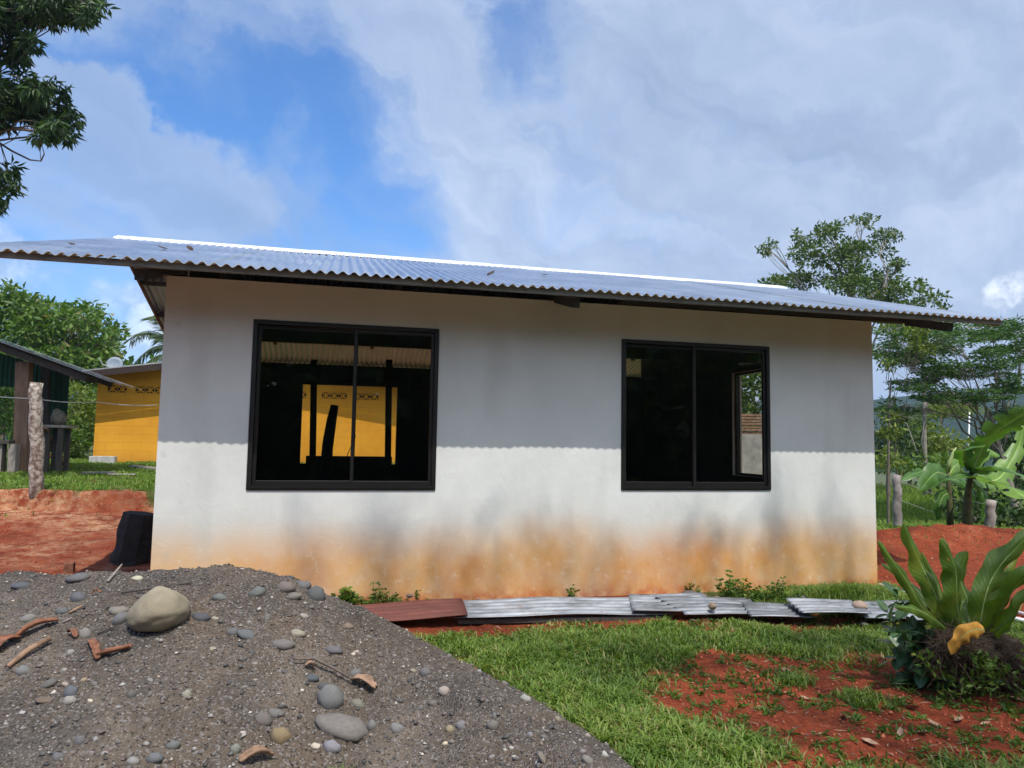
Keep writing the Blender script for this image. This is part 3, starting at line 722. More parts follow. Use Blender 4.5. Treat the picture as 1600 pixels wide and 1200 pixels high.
def tree(name, label, cat, base, top, clumps, r0, leafm, L, Wd, n_each, trunkm, twigs=4, droop=.3, group=None, limb_from=.3, flatdir=False, shell=.5, limbr=.28, tuft=0):
    base = np.array(base, float); top = np.array(top, float)
    o = thing(name, label, cat, tuple(base), group); b = MB()
    mid = (base + top) / 2 + rng.normal(size=3) * .03 * np.linalg.norm(top - base) * np.array([1, 1, .2])
    tr = bez(base - np.array([0, 0, .3]), mid, top, 9)
    b.tube(tr, np.linspace(r0, r0 * .35, 9), 8, rough=.08)
    groups = {}
    for q in clumps: groups.setdefault(q[2] if len(q) > 2 else tuple(np.round(np.array(q[0]) / 1.6)), []).append(q)
    for gq in groups.values():
        cc = np.mean([np.array(q[0]) for q in gq], 0); k = rng.uniform(limb_from, .95); s_ = tr[int(k * 8)]; ln = np.linalg.norm(cc - s_)
        m_ = (s_ + cc) / 2 + np.array([0, 0, .16 * ln]) + rng.normal(size=3) * .08 * ln; rl = r0 * limbr * rng.uniform(.7, 1.1)
        ml = bez(s_, m_, cc, 9) + np.vstack([np.zeros(3), rng.normal(size=(7, 3)) * .02 * ln, np.zeros(3)])
        b.tube(ml, np.linspace(rl, rl * .3, 9), 6)
        for q in gq:
            c, r = np.array(q[0]), np.array(q[1]); s2 = ml[rng.integers(4, 9)]; l2 = np.linalg.norm(c - s2)
            lb = bez(s2, (s2 + c) / 2 + rng.normal(size=3) * .15 * l2, c, 6); b.tube(lb, np.linspace(rl * .38, rl * .12, 6), 4, cap=False)
            for w_ in range(twigs):
                d = rng.normal(size=3); d[2] += .3; d /= np.linalg.norm(d); e = c + d * r * rng.uniform(.7, 1.1); s3 = lb[rng.integers(2, 6)]
                b.tube(bez(s3, (s3 + e) / 2 + rng.normal(size=3) * .15 * np.linalg.norm(e - s3), e, 4), np.linspace(rl * .13, rl * .04, 4), 3, cap=False)
    b.build('trunk', trunkm, o, tuple(base), smooth=True)
    C, K = pts_in(clumps, n_each, shell=shell, area=L * Wd)
    if tuft:
        C = np.repeat(C, tuft, 0); K = np.repeat(K, tuft, 0)
    A = K * .8 + rng.normal(size=C.shape) * .7 + np.array([0, 0, -droop])
    if flatdir: A[:, 2] *= .25
    rnd = np.clip(.5 + .25 * rng.normal(size=len(C)) , 0, 1)
    if tuft: rnd = np.clip(np.repeat(rnd[::tuft], tuft) + .08 * rng.normal(size=len(C)), 0, 1)
    V, F, rr = leaf_mesh(C, A, L * rng.uniform(.6, 1.25, len(C)), Wd * rng.uniform(.7, 1.2, len(C)), rnd)
    mesh_np('crown', V - base, F, leafm, o, {'rnd': rr})
    return o
def px_clumps(lst, D, dd, sub=5, flat=1.0, seed=0):
    "lst of (u,v,ru,rv): crown masses; each broken into smaller clumps spread in depth"
    r = np.random.default_rng(seed); out = []
    for u, v, ru, rv in lst:
        n = max(1, int(sub))
        for i in range(n):
            a = r.uniform(0, 2 * math.pi); k = math.sqrt(r.random()) * .75
            DD = D + r.uniform(-dd, dd)
            c = atD(u + ru * k * math.cos(a), v + rv * k * math.sin(a), DD)
            rx = ru / FPX * DD * r.uniform(.32, .5) * (1.6 if n == 1 else 1); rz = rv / FPX * DD * r.uniform(.32, .5) * (1.6 if n == 1 else 1)
            out.append((c, (rx, max(rx, rz) * .9, rz * flat), (seed, u, v)))
    return out
def gp(u, v, z=None):
    "ground point under a photo pixel by marching down the ray"
    d = pixdir(u, v); s_ = .5
    while s_ < 900:
        p_ = CAM + d * s_
        g_ = gnd(p_[0], p_[1])
        if p_[2] < g_: return np.array([p_[0], p_[1], g_])
        s_ += .02 + s_ * .002
    return CAM + d * 60
class Grid:
    "bilinear look-up of a height function on a regular grid"
    def __init__(s, fn, x0, x1, y0, y1, st):
        s.x0, s.y0, s.st = x0, y0, st; xs = np.arange(x0, x1 + st, st); ys = np.arange(y0, y1 + st, st); A, B = np.meshgrid(xs, ys); s.Z = fn(A, B)
    def __call__(s, x, y):
        a = (x - s.x0) / s.st; b = (y - s.y0) / s.st; i = int(a); j = int(b); Z = s.Z
        if a < 0 or b < 0 or i >= Z.shape[1] - 1 or j >= Z.shape[0] - 1: return None
        a -= i; b -= j; return float((Z[j, i] * (1 - a) + Z[j, i + 1] * a) * (1 - b) + (Z[j + 1, i] * (1 - a) + Z[j + 1, i + 1] * a) * b)
GG = Grid(gz, -16, 16, -6, 16, .04)
def gnd(x, y):
    r = GG(float(x), float(y)); return r if r is not None else float(gz(x, y))

# ---- trees
tree('mango_tree', 'tall mango tree whose dark hanging leaves fill the top left corner', 'tree',
     (*atD(-330, 600, 12.5)[:2], gnd(*atD(-330, 600, 12.5)[:2])), atD(-260, 0, 12.5),
     px_clumps([(20, 10, 70, 35), (60, 25, 40, 22), (110, 18, 40, 20), (90, -10, 70, 28), (145, 4, 28, 20), (35, 70, 36, 36), (-30, 60, 80, 60)], 11, .8, 6, seed=1) +
     px_clumps([(60, 150, 55, 45), (95, 185, 36, 30), (20, 165, 45, 40), (72, 205, 28, 24), (5, 195, 16, 12), (-40, 150, 60, 60)], 11, .7, 6, seed=2) +
     px_clumps([(10, 265, 22, 24), (2, 300, 14, 30), (28, 293, 13, 9), (-30, 280, 40, 50)], 11, .5, 4, seed=3) +
     px_clumps([(-200, 0, 160, 120), (-160, 200, 120, 120), (-380, 100, 160, 160)], 12, 1.5, 10, seed=4),
     .28, M['leaf_mango'], .17, .042, 1.7, M['trunk'], twigs=1, droop=1.1, limb_from=.5, shell=.3, limbr=.16, tuft=3)
# shade tree that stands behind the camera
sh = []
r_ = np.random.default_rng(5)
for tx, tz, w_ in ((-.2, -.42, .15), (.36, -.28, .16), (.5, -.58, .15), (.94, -.5, .17), (1.25, -.55, .2), (1.75, -.45, .24), (2.3, -.8, .2), (3.1, -.5, .22), (3.85, -.15, .17), (3.9, -.55, .22), (4.4, -.35, .2), (4.6, -.62, .2)):
    z = r_.uniform(16, 20); sh.append(((tx - .03 * (z - tz), -(z - tz) / 1.84, z), (w_, .16, .34)))
for i in range(52):                       # thin fringe over the yard
    tx, ty = r_.uniform(1.9, 5.0), r_.uniform(-4.0, -1.5); z = r_.uniform(11, 15)
    sh.append(((tx - .03 * (z + .8), ty - (z + .8) / 1.84, z), (.24, .24, .16)))
tree('shade_tree', 'tall leafy tree behind the viewer throwing broken shade on the yard', 'tree', (4.4, -15.0, -1.1), (3.2, -12.5, 15.0), sh,
     .3, M['leaf_mango'], .09, .04, .85, M['trunk'], twigs=1, droop=.6, limb_from=.75, shell=.1, limbr=.12)
bt = atD(70, 640, 27)
tree('broadleaf_tree', 'big round bright green tree behind the green shed', 'tree', (bt[0], bt[1], gnd(bt[0], bt[1])), atD(75, 520, 27),
     px_clumps([(60, 490, 75, 45), (120, 525, 70, 50), (30, 530, 70, 60), (150, 560, 45, 35), (25, 460, 30, 20), (70, 570, 110, 40), (175, 530, 24, 30), (-60, 500, 70, 60)], 27, 2.2, 14, seed=6),
     .4, M['leaf_round'], .26, .13, 1.6, M['trunk'], twigs=1, droop=.35)
def D2(u, v, D, zoff=0):
    p_ = atD(u, v, D); return (p_[0], p_[1], gnd(p_[0], p_[1]) - .05)
tree('airy_tree', 'tall thin crowned tree rising behind the right part of the roof', 'tree', D2(1345, 600, 24), atD(1325, 430, 24),
     px_clumps([(1300, 355, 40, 22), (1290, 395, 60, 30), (1250, 372, 16, 18), (1330, 400, 50, 30), (1240, 445, 50, 22), (1310, 440, 70, 30), (1370, 440, 55, 32), (1350, 345, 22, 12), (1385, 380, 40, 22), (1200, 385, 18, 14), (1215, 458, 25, 8), (1400, 415, 24, 12), (1395, 465, 40, 22)], 24, 1.6, 5, seed=8),
     .26, M['leaf_airy'], .15, .07, 2.3, M['trunk_pale'], twigs=5, droop=.1, limb_from=.5, shell=.15, limbr=.22)
tree('slender_tree', 'slender bushy tree between the airy tree and the roof corner', 'tree', D2(1440, 600, 20), atD(1438, 470, 20),
     px_clumps([(1435, 450, 22, 16), (1445, 470, 36, 16), (1470, 478, 18, 8), (1420, 480, 26, 14), (1400, 500, 30, 12), (1430, 520, 30, 14)], 20, .8, 5, seed=9),
     .065, M['leaf_airy'], .14, .07, 2.0, M['trunk_pale'], twigs=4, droop=.2)
tree('feathery_tree', 'wide layered feathery tree at the right edge under the roof corner', 'tree', D2(1600, 760, 15), atD(1545, 640, 15),
     px_clumps([(1540, 515, 75, 20), (1470, 540, 60, 18), (1575, 550, 60, 24), (1435, 565, 60, 20), (1520, 580, 80, 18), (1430, 600, 50, 16), (1500, 618, 75, 14), (1590, 600, 40, 24), (1400, 520, 34, 18), (1385, 550, 26, 20), (1460, 512, 55, 14), (1600, 520, 34, 30), (1400, 640, 40, 12), (1580, 645, 34, 14)], 15, 1.3, 16, flat=.4, seed=10),
     .12, M['leaf_feather'], .095, .032, 2.0, M['trunk_pale'], twigs=4, droop=.0, flatdir=True, limb_from=.45, shell=.1, limbr=.2)
tree('sapling', 'small yellow green tree just right of the house corner under the eave', 'tree', D2(1385, 700, 14), atD(1392, 590, 14),
     px_clumps([(1425, 520, 40, 20), (1440, 540, 25, 16), (1385, 510, 16, 14), (1380, 570, 20, 18), (1400, 640, 40, 18), (1385, 670, 30, 16)], 14, .8, 4, seed=11),
     .035, M['leaf_yellow'], .11, .05, 2.2, M['trunk'], twigs=4, droop=.2)
for k, (lb, uu, vv, ru, rv, D, mt, sd) in enumerate((
    ('dark green bushy tree beyond the tall grass beside the house corner', 1400, 690, 55, 36, 22, 'leaf_dark', 21),
    ('yellow green bushy tree below the far hills', 1470, 700, 60, 32, 24, 'leaf_yellow', 22),
    ('pale yellowish tree crown against the blue hills under the feathery tree', 1470, 640, 60, 16, 30, 'leaf_yellow', 23),
    ('dark scrubby tree at the right edge behind the banana plants', 1590, 720, 45, 70, 17, 'leaf_dark', 24),
    ('low yellow green shrub at the top of the tall grass by the house corner', 1388, 718, 26, 22, 19, 'leaf_yellow', 27),
    ('wide low green thicket along the top of the tall grass', 1450, 728, 62, 18, 20, 'leaf_round', 28),
    ('tall mid green tree filling the gap below the feathery tree', 1420, 665, 40, 34, 25, 'leaf_airy', 29),
    ('dark undergrowth bush behind the banana stems', 1520, 790, 60, 40, 14.5, 'leaf_dark', 25),
    ('dense dark bush at the right edge below the banana leaves', 1592, 810, 40, 45, 13, 'leaf_dark', 26))):
    c0 = D2(uu, vv, D); tp_ = atD(uu, vv, D)
    tree('bush' if ('bush' in lb.split() or 'shrub' in lb or 'thicket' in lb) else 'bushy_tree', lb, 'bush' if ('bush' in lb.split() or 'shrub' in lb or 'thicket' in lb) else 'tree', c0, tp_, px_clumps([(uu, vv, ru, rv)], D, 1.2, 14, seed=sd), .09, M[mt], .16, .08, 1.3, M['trunk'], twigs=2, droop=.3)
for k, (lb, uu, vv, ru, rv, D, mt, sd, ll) in enumerate((
    ('leafy bush between the green shed and the yellow house', 125, 655, 26, 60, 21, 'leaf_yellow', 31, .14),
    ('dark green bush low between shed and yellow house', 120, 690, 22, 34, 19.5, 'leaf_round', 32, .14),
    ('bright bush seen behind the brown shed post at the left edge', 10, 630, 34, 60, 18, 'leaf_round', 33, .18),
    ('low light green shrub behind the shed bench', 60, 705, 40, 24, 19, 'leaf_yellow', 34, .12))):
    c0 = D2(uu, vv, D); tree('bush', lb, 'bush', c0, atD(uu, vv, D), px_clumps([(uu, vv, ru, rv)], D, .7, 16, seed=sd), .06, M[mt], ll, ll * .5, 1.6, M['trunk'], twigs=1, droop=.2)
# far tree belt on left and behind so the horizon is wooded
def belt(name, x0, x1, y0, y1, n, hmin, hmax, leafm, seed):
    r = np.random.default_rng(seed); C = []
    for i in range(n):
        x = r.uniform(x0, x1); y = r.uniform(y0, y1); hgt = r.uniform(hmin, hmax); g = gnd(x, y)
        C.append(((x, y, g + hgt * .5), (hgt * .45, hgt * .45, hgt * .55)))
    P_, K = pts_in(C, 1.2, shell=.7, area=.5)
    A = K + rng.normal(size=P_.shape) * .5
    V, F, rr = leaf_mesh(P_, A, .9 * rng.uniform(.6, 1.2, len(P_)), .55, rng.random(len(P_)))
    return struct(tag(mesh_np(name, V, F, leafm, None, {'rnd': rr}), 'distant mass of trees on the valley side', 'woodland'), 'stuff')
belt('woodland', 12, 90, 36, 95, 130, 2.2, 4.4, M['leaf_dark'], 41)['label'] = 'dark wooded slope falling away right of the house'
belt('woodland', -90, 6, 48, 75, 60, 4, 7, M['leaf_round'], 42)['label'] = 'green wooded belt behind the yellow house'
belt('woodland', -24, 30, -32, -16, 190, 5, 8, M['leaf_dark'], 43)['label'] = 'dark tree belt standing behind the viewer'
# palm behind the yellow house
def palm():
    c = atD(285, 560, 30); base = np.array([c[0], c[1], gnd(c[0], c[1])])
    o = thing('coconut_palm', 'coconut palm with drooping fronds behind the yellow house roof', 'palm', tuple(base))
    b = MB(); b.tube(bez(base - np.array([0, 0, .3]), (base + c) / 2 + .3, c, 8), np.linspace(.2, .12, 8), 8); b.build('trunk', M['trunk_pale'], o, tuple(base), smooth=True)
    for k, (du, dv, ln, dr) in enumerate(((-45, -95, 0, 0), (-75, -20, 0, 0), (-90, 20, 0, 0), (-30, -60, 0, 0), (60, -60, 0, 0), (80, 10, 0, 0), (30, -90, 0, 0), (-60, 40, 0, 0), (-80, -60, 0, 0))):
        e = atD(285 + du, 560 + dv + 28, 30 + rng.uniform(-2, 2)); m_ = (c + e) / 2 + np.array([0, 0, 1.0 + rng.random() * .5])
        ax = bez(c, m_, e, 26); C = []; A = []
        for i in range(2, 26):
            tg = ax[i] - ax[i - 1]; tg /= np.linalg.norm(tg); sd = np.cross(tg, (0, 0, 1)); sd /= np.linalg.norm(sd) + 1e-6
            for s_ in (-1, 1):
                for q in range(3):
                    C.append(ax[i] - tg * q * .03); A.append(sd * s_ * .8 + tg * .6 + np.array([0, 0, -.55]) + rng.normal(size=3) * .08)
        C = np.array(C); A = np.array(A)
        V, F, rr = leaf_mesh(C, A, .75 * rng.uniform(.8, 1.1, len(C)), .045, rng.random(len(C)), .02)
        b = MB(); b.tube(ax, np.linspace(.03, .008, 26), 4); v0 = len(V)
        V = np.concatenate([V, np.array(b.v)]); F2 = []
        for f in b.f: F2 += [(f[0] + v0, f[i] + v0, f[i + 1] + v0) for i in range(1, len(f) - 1)]
        mesh_np('frond', V - base, np.concatenate([F, np.array(F2)]), M['leaf_palm'], o, {'rnd': np.concatenate([rr, np.full(len(b.v), .6)])})
palm()

# ------------------------------------------------------------------ yellow house
YY = 13.3
cL = atY(146, 700, YY)[0]; pk = atY(414, 560, YY); cR = 2 * pk[0] - cL
ye = atY(145, 585, YY)[2]; yb = gnd(cL, YY) - .2
sh_ = .155
yp = ye + (pk[0] - cL) * sh_
YO = (cL, YY, yb)
yh = thing('yellow_house', 'bright yellow house with dark vent blocks and brown roof edge', 'house', YO)
b = MB(); V = [(x, y, z) for y in (YY, YY + 6) for x, z in ((cL, yb), (cR, yb), (cR, ye), (pk[0], yp), (cL, ye))]
# front face with vent recesses is built from strips
vz = atY(190, 608, YY)[2]; vw, vh, vg = .20, .16, .215
groups = [[168, 2], [212, 3], [452, 2], [503, 3], [553, 3]]
vents = []
for u0, n in groups:
    x0 = atY(u0, 612, YY)[0]
    for i in range(n): vents.append(x0 + i * vg)
for i, j in ((0, 1),):
    pass
F = [(0, 4, 9, 5), (1, 6, 7, 2), (5, 9, 8, 7, 6)]
b.add(V, F)
us = sorted([cL, cR, pk[0]] + [v for x in vents for v in (x, x + vw)])
topz = lambda x: ye + (pk[0] - cL - abs(x - pk[0])) * sh_
for a, c in zip(us[:-1], us[1:]):
    mid = (a + c) / 2; isv = any(x <= mid <= x + vw for x in vents)
    if isv:
        b.add([(a, YY, yb), (c, YY, yb), (c, YY, vz - vh / 2), (a, YY, vz - vh / 2)], [(0, 1, 2, 3)])
        b.add([(a, YY, vz + vh / 2), (c, YY, vz + vh / 2), (c, YY, topz(c)), (a, YY, topz(a))], [(0, 1, 2, 3)])
        b.add([(a, YY, vz - vh / 2), (c, YY, vz - vh / 2), (c, YY + .1, vz - vh / 2), (a, YY + .1, vz - vh / 2)], [(0, 1, 2, 3)])
    else: b.add([(a, YY, yb), (c, YY, yb), (c, YY, topz(c)), (a, YY, topz(a))], [(0, 1, 2, 3)])
b.build('wall', M['yellow'], yh, YO)
for x in vents:
    v = MB(); v.box(x, x + vw, YY + .07, YY + .10, vz - vh / 2, vz + vh / 2)
    z0, z1 = vz - vh / 2, vz + vh / 2
    vo = v.build('vent_block', M['brownpaint'], yh, YO)
    q = MB()
    q.beam((x + .01, YY + .035, z0 + .01), (x + vw - .01, YY + .035, z1 - .01), .05, .028, up=(0, 0, 1)); q.beam((x + .01, YY + .036, z1 - .01), (x + vw - .01, YY + .036, z0 + .01), .05, .028)
    q.beam((x + vw / 2, YY + .034, z0), (x + vw / 2, YY + .034, z1), .02, .05, up=(0, 1, 0))
    q.build('cross', M['yellow'], vo, YO)
# roof
ov = .55
b = MB()
for s_ in (-1, 1):
    xe = cL - .45 if s_ < 0 else cR + .45; ze = ye - .45 * sh_
    b.add([(xe, YY - ov, ze + .05), (pk[0], YY - ov, yp + .05), (pk[0], YY + 6.4, yp + .05), (xe, YY + 6.4, ze + .05),
           (xe, YY - ov, ze + .08), (pk[0], YY - ov, yp + .08), (pk[0], YY + 6.4, yp + .08), (xe, YY + 6.4, ze + .08)],
          [(3, 2, 1, 0), (4, 5, 6, 7), (0, 1, 5, 4), (2, 3, 7, 6), (0, 4, 7, 3)])
yr = b.build('roof', M['zincold'], yh, YO)
for s_ in (-1, 1):
    xe = cL - .45 if s_ < 0 else cR + .45; ze = ye - .45 * sh_
    b = MB(); b.beam((xe, YY - ov - .015, ze - .03), (pk[0], YY - ov - .015, yp - .03), .028, .15); b.build('fascia', M['brownpaint'], yr, YO)
    b = MB(); b.beam((xe, YY - .15, ze + .0), (pk[0], YY - .15, yp + .0), .3, .05); b.build('soffit', M['brownpaint'], yr, YO)
# dish
dp = atY(178, 570, YY + 1.0); DO = (dp[0], YY + 1.0, dp[2] - .35)
ds = thing('satellite_dish', 'grey tilted satellite dish on the roof of the yellow house', 'satellite dish', DO)
b = MB(); n = 20; V = [(0, 0, 0)]; F = []
for r in (.33, .66, 1):
    for k in range(n):
        a = 2 * math.pi * k / n; V.append((math.cos(a) * r, math.sin(a) * r, r * r * .22))
for k in range(n): F.append((0, 1 + k, 1 + (k + 1) % n))
for j in range(2):
    for k in range(n): F.append((1 + j * n + k, 1 + (j + 1) * n + k, 1 + (j + 1) * n + (k + 1) % n, 1 + j * n + (k + 1) % n))
b.add([(x * .19, y * .19, z * .19) for x, y, z in V], F)
o = b.build('reflector', M['dish'], ds, smooth=True); o.rotation_euler = (R_(66), R_(-55), R_(25)); o.location = (0.02, 0, .36)
m_ = o.modifiers.new('solidify', 'SOLIDIFY'); m_.thickness = .012
b = MB(); b.tube([(0, 0, -.05), (0, 0, .34)], .022, 8); b.tube([(0, 0, .25), (-.22, -.12, .34), (-.3, -.2, .50)], .012, 6); b.build('mast', M['zincold'], ds)
# things at its foot
p_ = gp(170, 722); 
b = MB(); b.box(-.27, .27, -.1, .1, -.03, .16); o = b.build('concrete_block', M['paleblock'], bevel=.01); o.location = (p_[0] + .0, YY - .5, gnd(p_[0], YY - .5)); tag(o, 'pale block lying against the foot of the yellow wall', 'block')
def plank(u0, v0, u1, v1, w_, th, m, label, name='plank', lift=.03, cat='plank'):
    a = gp(u0, v0); c = gp(u1, v1); b = MB(); base = (a + c) / 2
    b.beam(a - base + np.array([0, 0, lift]), c - base + np.array([0, 0, lift]), w_, th, jit=.15)
    o = b.build(name, m, None, bevel=.003); o.location = tuple(base); return tag(o, label, cat)
plank(130, 741, 178, 741, .10, .03, M['wood_grey'], 'short grey plank lying on the grass left of the white house')
plank(170, 744, 212, 744, .10, .025, M['wood_grey'], 'pale thin plank on the grass, end to end with the grey one')
plank(206, 731, 262, 737, .12, .04, M['wood_grey'], 'weathered plank on the grass nearest the corner of the white house')
plank(238, 717, 258, 717, .08, .03, M['white'], 'small white strip on the grass beside the yellow wall')

# ------------------------------------------------------------------ green shed at left
SY = 9.2
s0 = atY(36, 727, SY); SO = (s0[0], SY, gnd(s0[0], SY))
shd = thing('green_shed', 'open timber shed with dark green sheet walls and sloping zinc roof', 'shed', SO)
def shed_part(name, m, fn, bev=0):
    b = MB(); fn(b); return b.build(name, m, shd, SO, bevel=bev)
a = atY(36, 570, SY); shed_part('post', M['wood'], lambda b: b.beam((s0[0], SY, SO[2] - .3), (a[0] + .02, SY, a[2] + .05), .22, .2, up=(0, 1, 0), jit=.05))
a = atY(72, 575, SY + 1.2); c = atY(70, 720, SY + 1.2); shed_part('post', M['wood_dark'], lambda b: b.beam((c[0], SY + 1.2, SO[2] - .3), (a[0], SY + 1.2, a[2] + .02), .14, .12, up=(0, 1, 0)))
a = atY(-150, 560, SY + 1.2); shed_part('post', M['wood'], lambda b: b.beam((a[0], SY, SO[2] - .3), (a[0], SY, atY(-150, 500, SY)[2]), .2, .2, up=(0, 1, 0)))
def ribbed(x0, x1, y, z0f, z1f, name, m):
    n = max(2, int((x1 - x0) / .04)); b = MB(); V = []
    for i in range(n + 1):
        x = x0 + (x1 - x0) * i / n; yy = y + (.012 if i % 2 else -.012); V += [(x, yy, z0f(x)), (x, yy, z1f(x)), (x, yy + .004, z0f(x)), (x, yy + .004, z1f(x))]
    F = []
    for i in range(n): k = i * 4; F += [(k, k + 4, k + 5, k + 1), (k + 3, k + 7, k + 6, k + 2), (k + 1, k + 5, k + 7, k + 3)]
    b.add(V, F); return b.build(name, m, shd, SO)
ryl = atY(0, 552, SY + 1.4); ryr = atY(105, 582, SY + 1.4); rs = (ryr[2] - ryl[2]) / (ryr[0] - ryl[0]); zt = lambda x: ryl[2] + (x - ryl[0]) * rs
X = lambda u: atY(u, 650, SY + 1.4)[0]; Z = lambda v: atY(60, v, SY + 1.4)[2]
ribbed(X(-160), X(30), SY + 1.4, lambda x: Z(606), zt, 'wall_panel', M['green'])
ribbed(X(44), X(66), SY + 1.4, lambda x: Z(606), zt, 'wall_panel', M['green'])
ribbed(X(74), X(105), SY + 1.4, lambda x: Z(706), zt, 'wall_panel', M['green'])
ribbed(X(62), X(73), SY + 1.41, lambda x: Z(720), zt, 'wall_panel', M['green'])
# roof of the shed
ra = atY(0, 541, SY - .5); rb = atY(172, 603, SY - .5); sl_ = (rb[2] - ra[2]) / (rb[0] - ra[0])
x_l = atY(-220, 500, SY - .5)[0]
for k in range(3):
    ya = SY - .5 + k * .75; b = MB(); V = []; n = 10
    for i in range(n + 1):
        yy = ya + i / n * .80
        for x in (x_l, (x_l + rb[0]) / 2, rb[0] + random.uniform(-.03, .03)):
            V.append((x, yy, ra[2] + (x - ra[0]) * sl_ + .012 * math.cos(i / n * .8 / PITCH * 2 * math.pi) + .003 * k + .07))
    F = [(i * 3 + j, i * 3 + j + 1, (i + 1) * 3 + j + 1, (i + 1) * 3 + j) for i in range(n) for j in range(2)]
    b.add(V, F); o = b.build('roof_sheet', M['zincold'], shd, SO); m_ = o.modifiers.new('s', 'SOLIDIFY'); m_.thickness = .006
for yy in (SY - .3, SY + .2, SY + 1.25):
    shed_part('rafter', M['wood_dark'], lambda b: b.beam((x_l + .1, yy, ra[2] + (x_l + .1 - ra[0]) * sl_ - .03), (rb[0] - .45, yy, ra[2] + (rb[0] - .45 - ra[0]) * sl_ - .03), .07, .12))
# bench with clutter
bl = atY(82, 664, SY + .3); br = atY(112, 668, SY + .3); BO = (bl[0], SY + .3, gnd(bl[0], SY + .3))
bn = thing('workbench', 'rough dark timber bench under the shed roof end', 'bench', BO)
b = MB(); b.box(bl[0] - .1, br[0], SY + .05, SY + .6, bl[2] - .05, bl[2]); b.build('bench_top', M['wood_grey'], bn, BO)
for x in (bl[0], br[0] - .12):
    for y in (SY + .12, SY + .5):
        b = MB(); b.beam((x, y, BO[2] - .1), (x, y, bl[2] - .055), .08, .08, up=(0, 1, 0)); b.build('leg', M['wood_dark'], bn, BO)
c = atY(82, 640, SY + .3); b = MB()
V0 = len(b.v); b.tube([(0, 0, 0), (0.02, 0, .1), (0, 0, .22), (-.05, 0, .30)], [.10, .13, .10, .04], 9, rough=.2); o = b.build('sack', M['sackc'], smooth=True); o.location = (bl[0] + .08, SY + .3, bl[2]); tag(o, 'lumpy greyish sack on the bench by the shed', 'sack')
plank(98, 729, 76, 684, .07, .05, M['wood'], 'x'); bpy.data.objects.remove(bpy.context.scene.objects[-1]) if False else None
o = [q for q in COL.objects if q.get('label') == 'x'][0]; bpy.data.objects.remove(o)
a = gp(99, 729); c = atY(70, 668, SY - .1); b = MB(); b.beam((0, 0, 0), c - a, .07, .05); o = b.build('leaning_pole', M['wood']); o.location = tuple(a); tag(o, 'brown pole leaning diagonally against the shed bench', 'pole')
a = gp(78, 718); b = MB(); b.tube([(0, 0, 0), (0, 0, .05), (0, 0, .10), (0, 0, .11), (0, 0, .07)], [.12, .17, .19, .17, .05], 12); o = b.build('basin', M['bark_red'], smooth=True); o.location = tuple(a); tag(o, 'reddish basin on the ground by the shed bench', 'basin')
a = atY(3, 730, SY - .2); g0 = gnd(a[0], SY - .2); z1 = atY(10, 688, SY - .2)[2]
bq = thing('seat_bench', 'low dark plank bench at the left edge under the shed', 'bench', (a[0], SY - .2, g0)); BO = (a[0], SY - .2, g0)
b = MB(); b.box(a[0] - .9, atY(20, 690, SY - .2)[0], SY - .35, SY - .05, z1 - .06, z1); b.build('seat', M['wood_dark'], bq, BO)
for dx in (-.75, -.1, .12): b = MB(); b.box(a[0] + dx, a[0] + dx + .12, SY - .3, SY - .1, g0 - .1, z1 - .063); b.build('leg', M['wood_grey'], bq, BO)
b = MB(); b.tube([(0, 0, 0), (0, 0, .08), (0, 0, .16), (0, 0, .19)], [.08, .10, .06, .02], 10); o = b.build('bucket', M['redpl'], smooth=True); o.location = (a[0] - .16, SY - .2, z1); tag(o, 'red plastic tub on the plank bench at the left edge', 'tub')

# fence posts and wire
def post(u0, v0, u1, v1, r0, r1, m, label, name='fence_post', D=None):
    a = gp(u0, v0) if D is None else None
    if D is not None: a = atD(u0, v0, D); a[2] = min(a[2], gnd(a[0], a[1]) + 0) if False else a[2]
    Dd = (a - CAM) @ CF; c = atD(u1, v1, Dd)
    o = thing(name, label, 'post', tuple(a)); b = MB(); n = 9
    P_ = [a + (c - a) * k / n + rng.normal(size=3) * .008 for k in range(n + 1)]; P_[0] = P_[0] - np.array([0, 0, .3])
    b.tube(P_, np.linspace(r0, r1, n + 1), 12, rough=.07); b.build('shaft', m, o, tuple(a), smooth=True)
    return o, a, c
po, pa, pc = post(57, 768, 57, 598, .092, .084, M['lichen'], 'lichen covered round fence post standing on the red bank')
b = MB(); w0 = pa + (pc - pa) * .85
wl = [atD(-60, 611, 12.2), w0 + np.array([0, -.10, 0]), atD(150, 628, 13), atD(246, 633, 13.2)]
pts = []
for a, c in zip(wl[:-1], wl[1:]):
    for k in range(8): q = a + (c - a) * k / 8; q = q - np.array([0, 0, .03 * math.sin(math.pi * k / 8)]); pts.append(q)
b.tube(pts + [wl[-1]], .0065, 5); o = b.build('fence_wire', M['zincold']); tag(o, 'thin wire strung from the lichened post toward the white house', 'wire')
po2, pa2, pc2 = post(1402, 826, 1402, 742, .075, .065, M['postgrey'], 'grey weathered fence post in the tall grass right of the house', D=12.2)
po3, pa3, pc3 = post(1545, 852, 1548, 782, .08, .07, M['postgrey'], 'pale fence post below the banana leaves behind the red mound', D=11)
b = MB(); b.tube([pa2 + (pc2 - pa2) * .55, (pa2 + pa3) / 2 + np.array([0, 0, .35]), pa3 + (pc3 - pa3) * .6], .004, 4); b.tube([pa2 + (pc2 - pa2) * .9, (pa2 + pa3) / 2 + np.array([0, 0, .65]), pa3 + (pc3 - pa3) * .9], .004, 4)
tag(b.build('fence_wire', M['zincold']), 'thin wires between the two posts right of the house', 'wire')
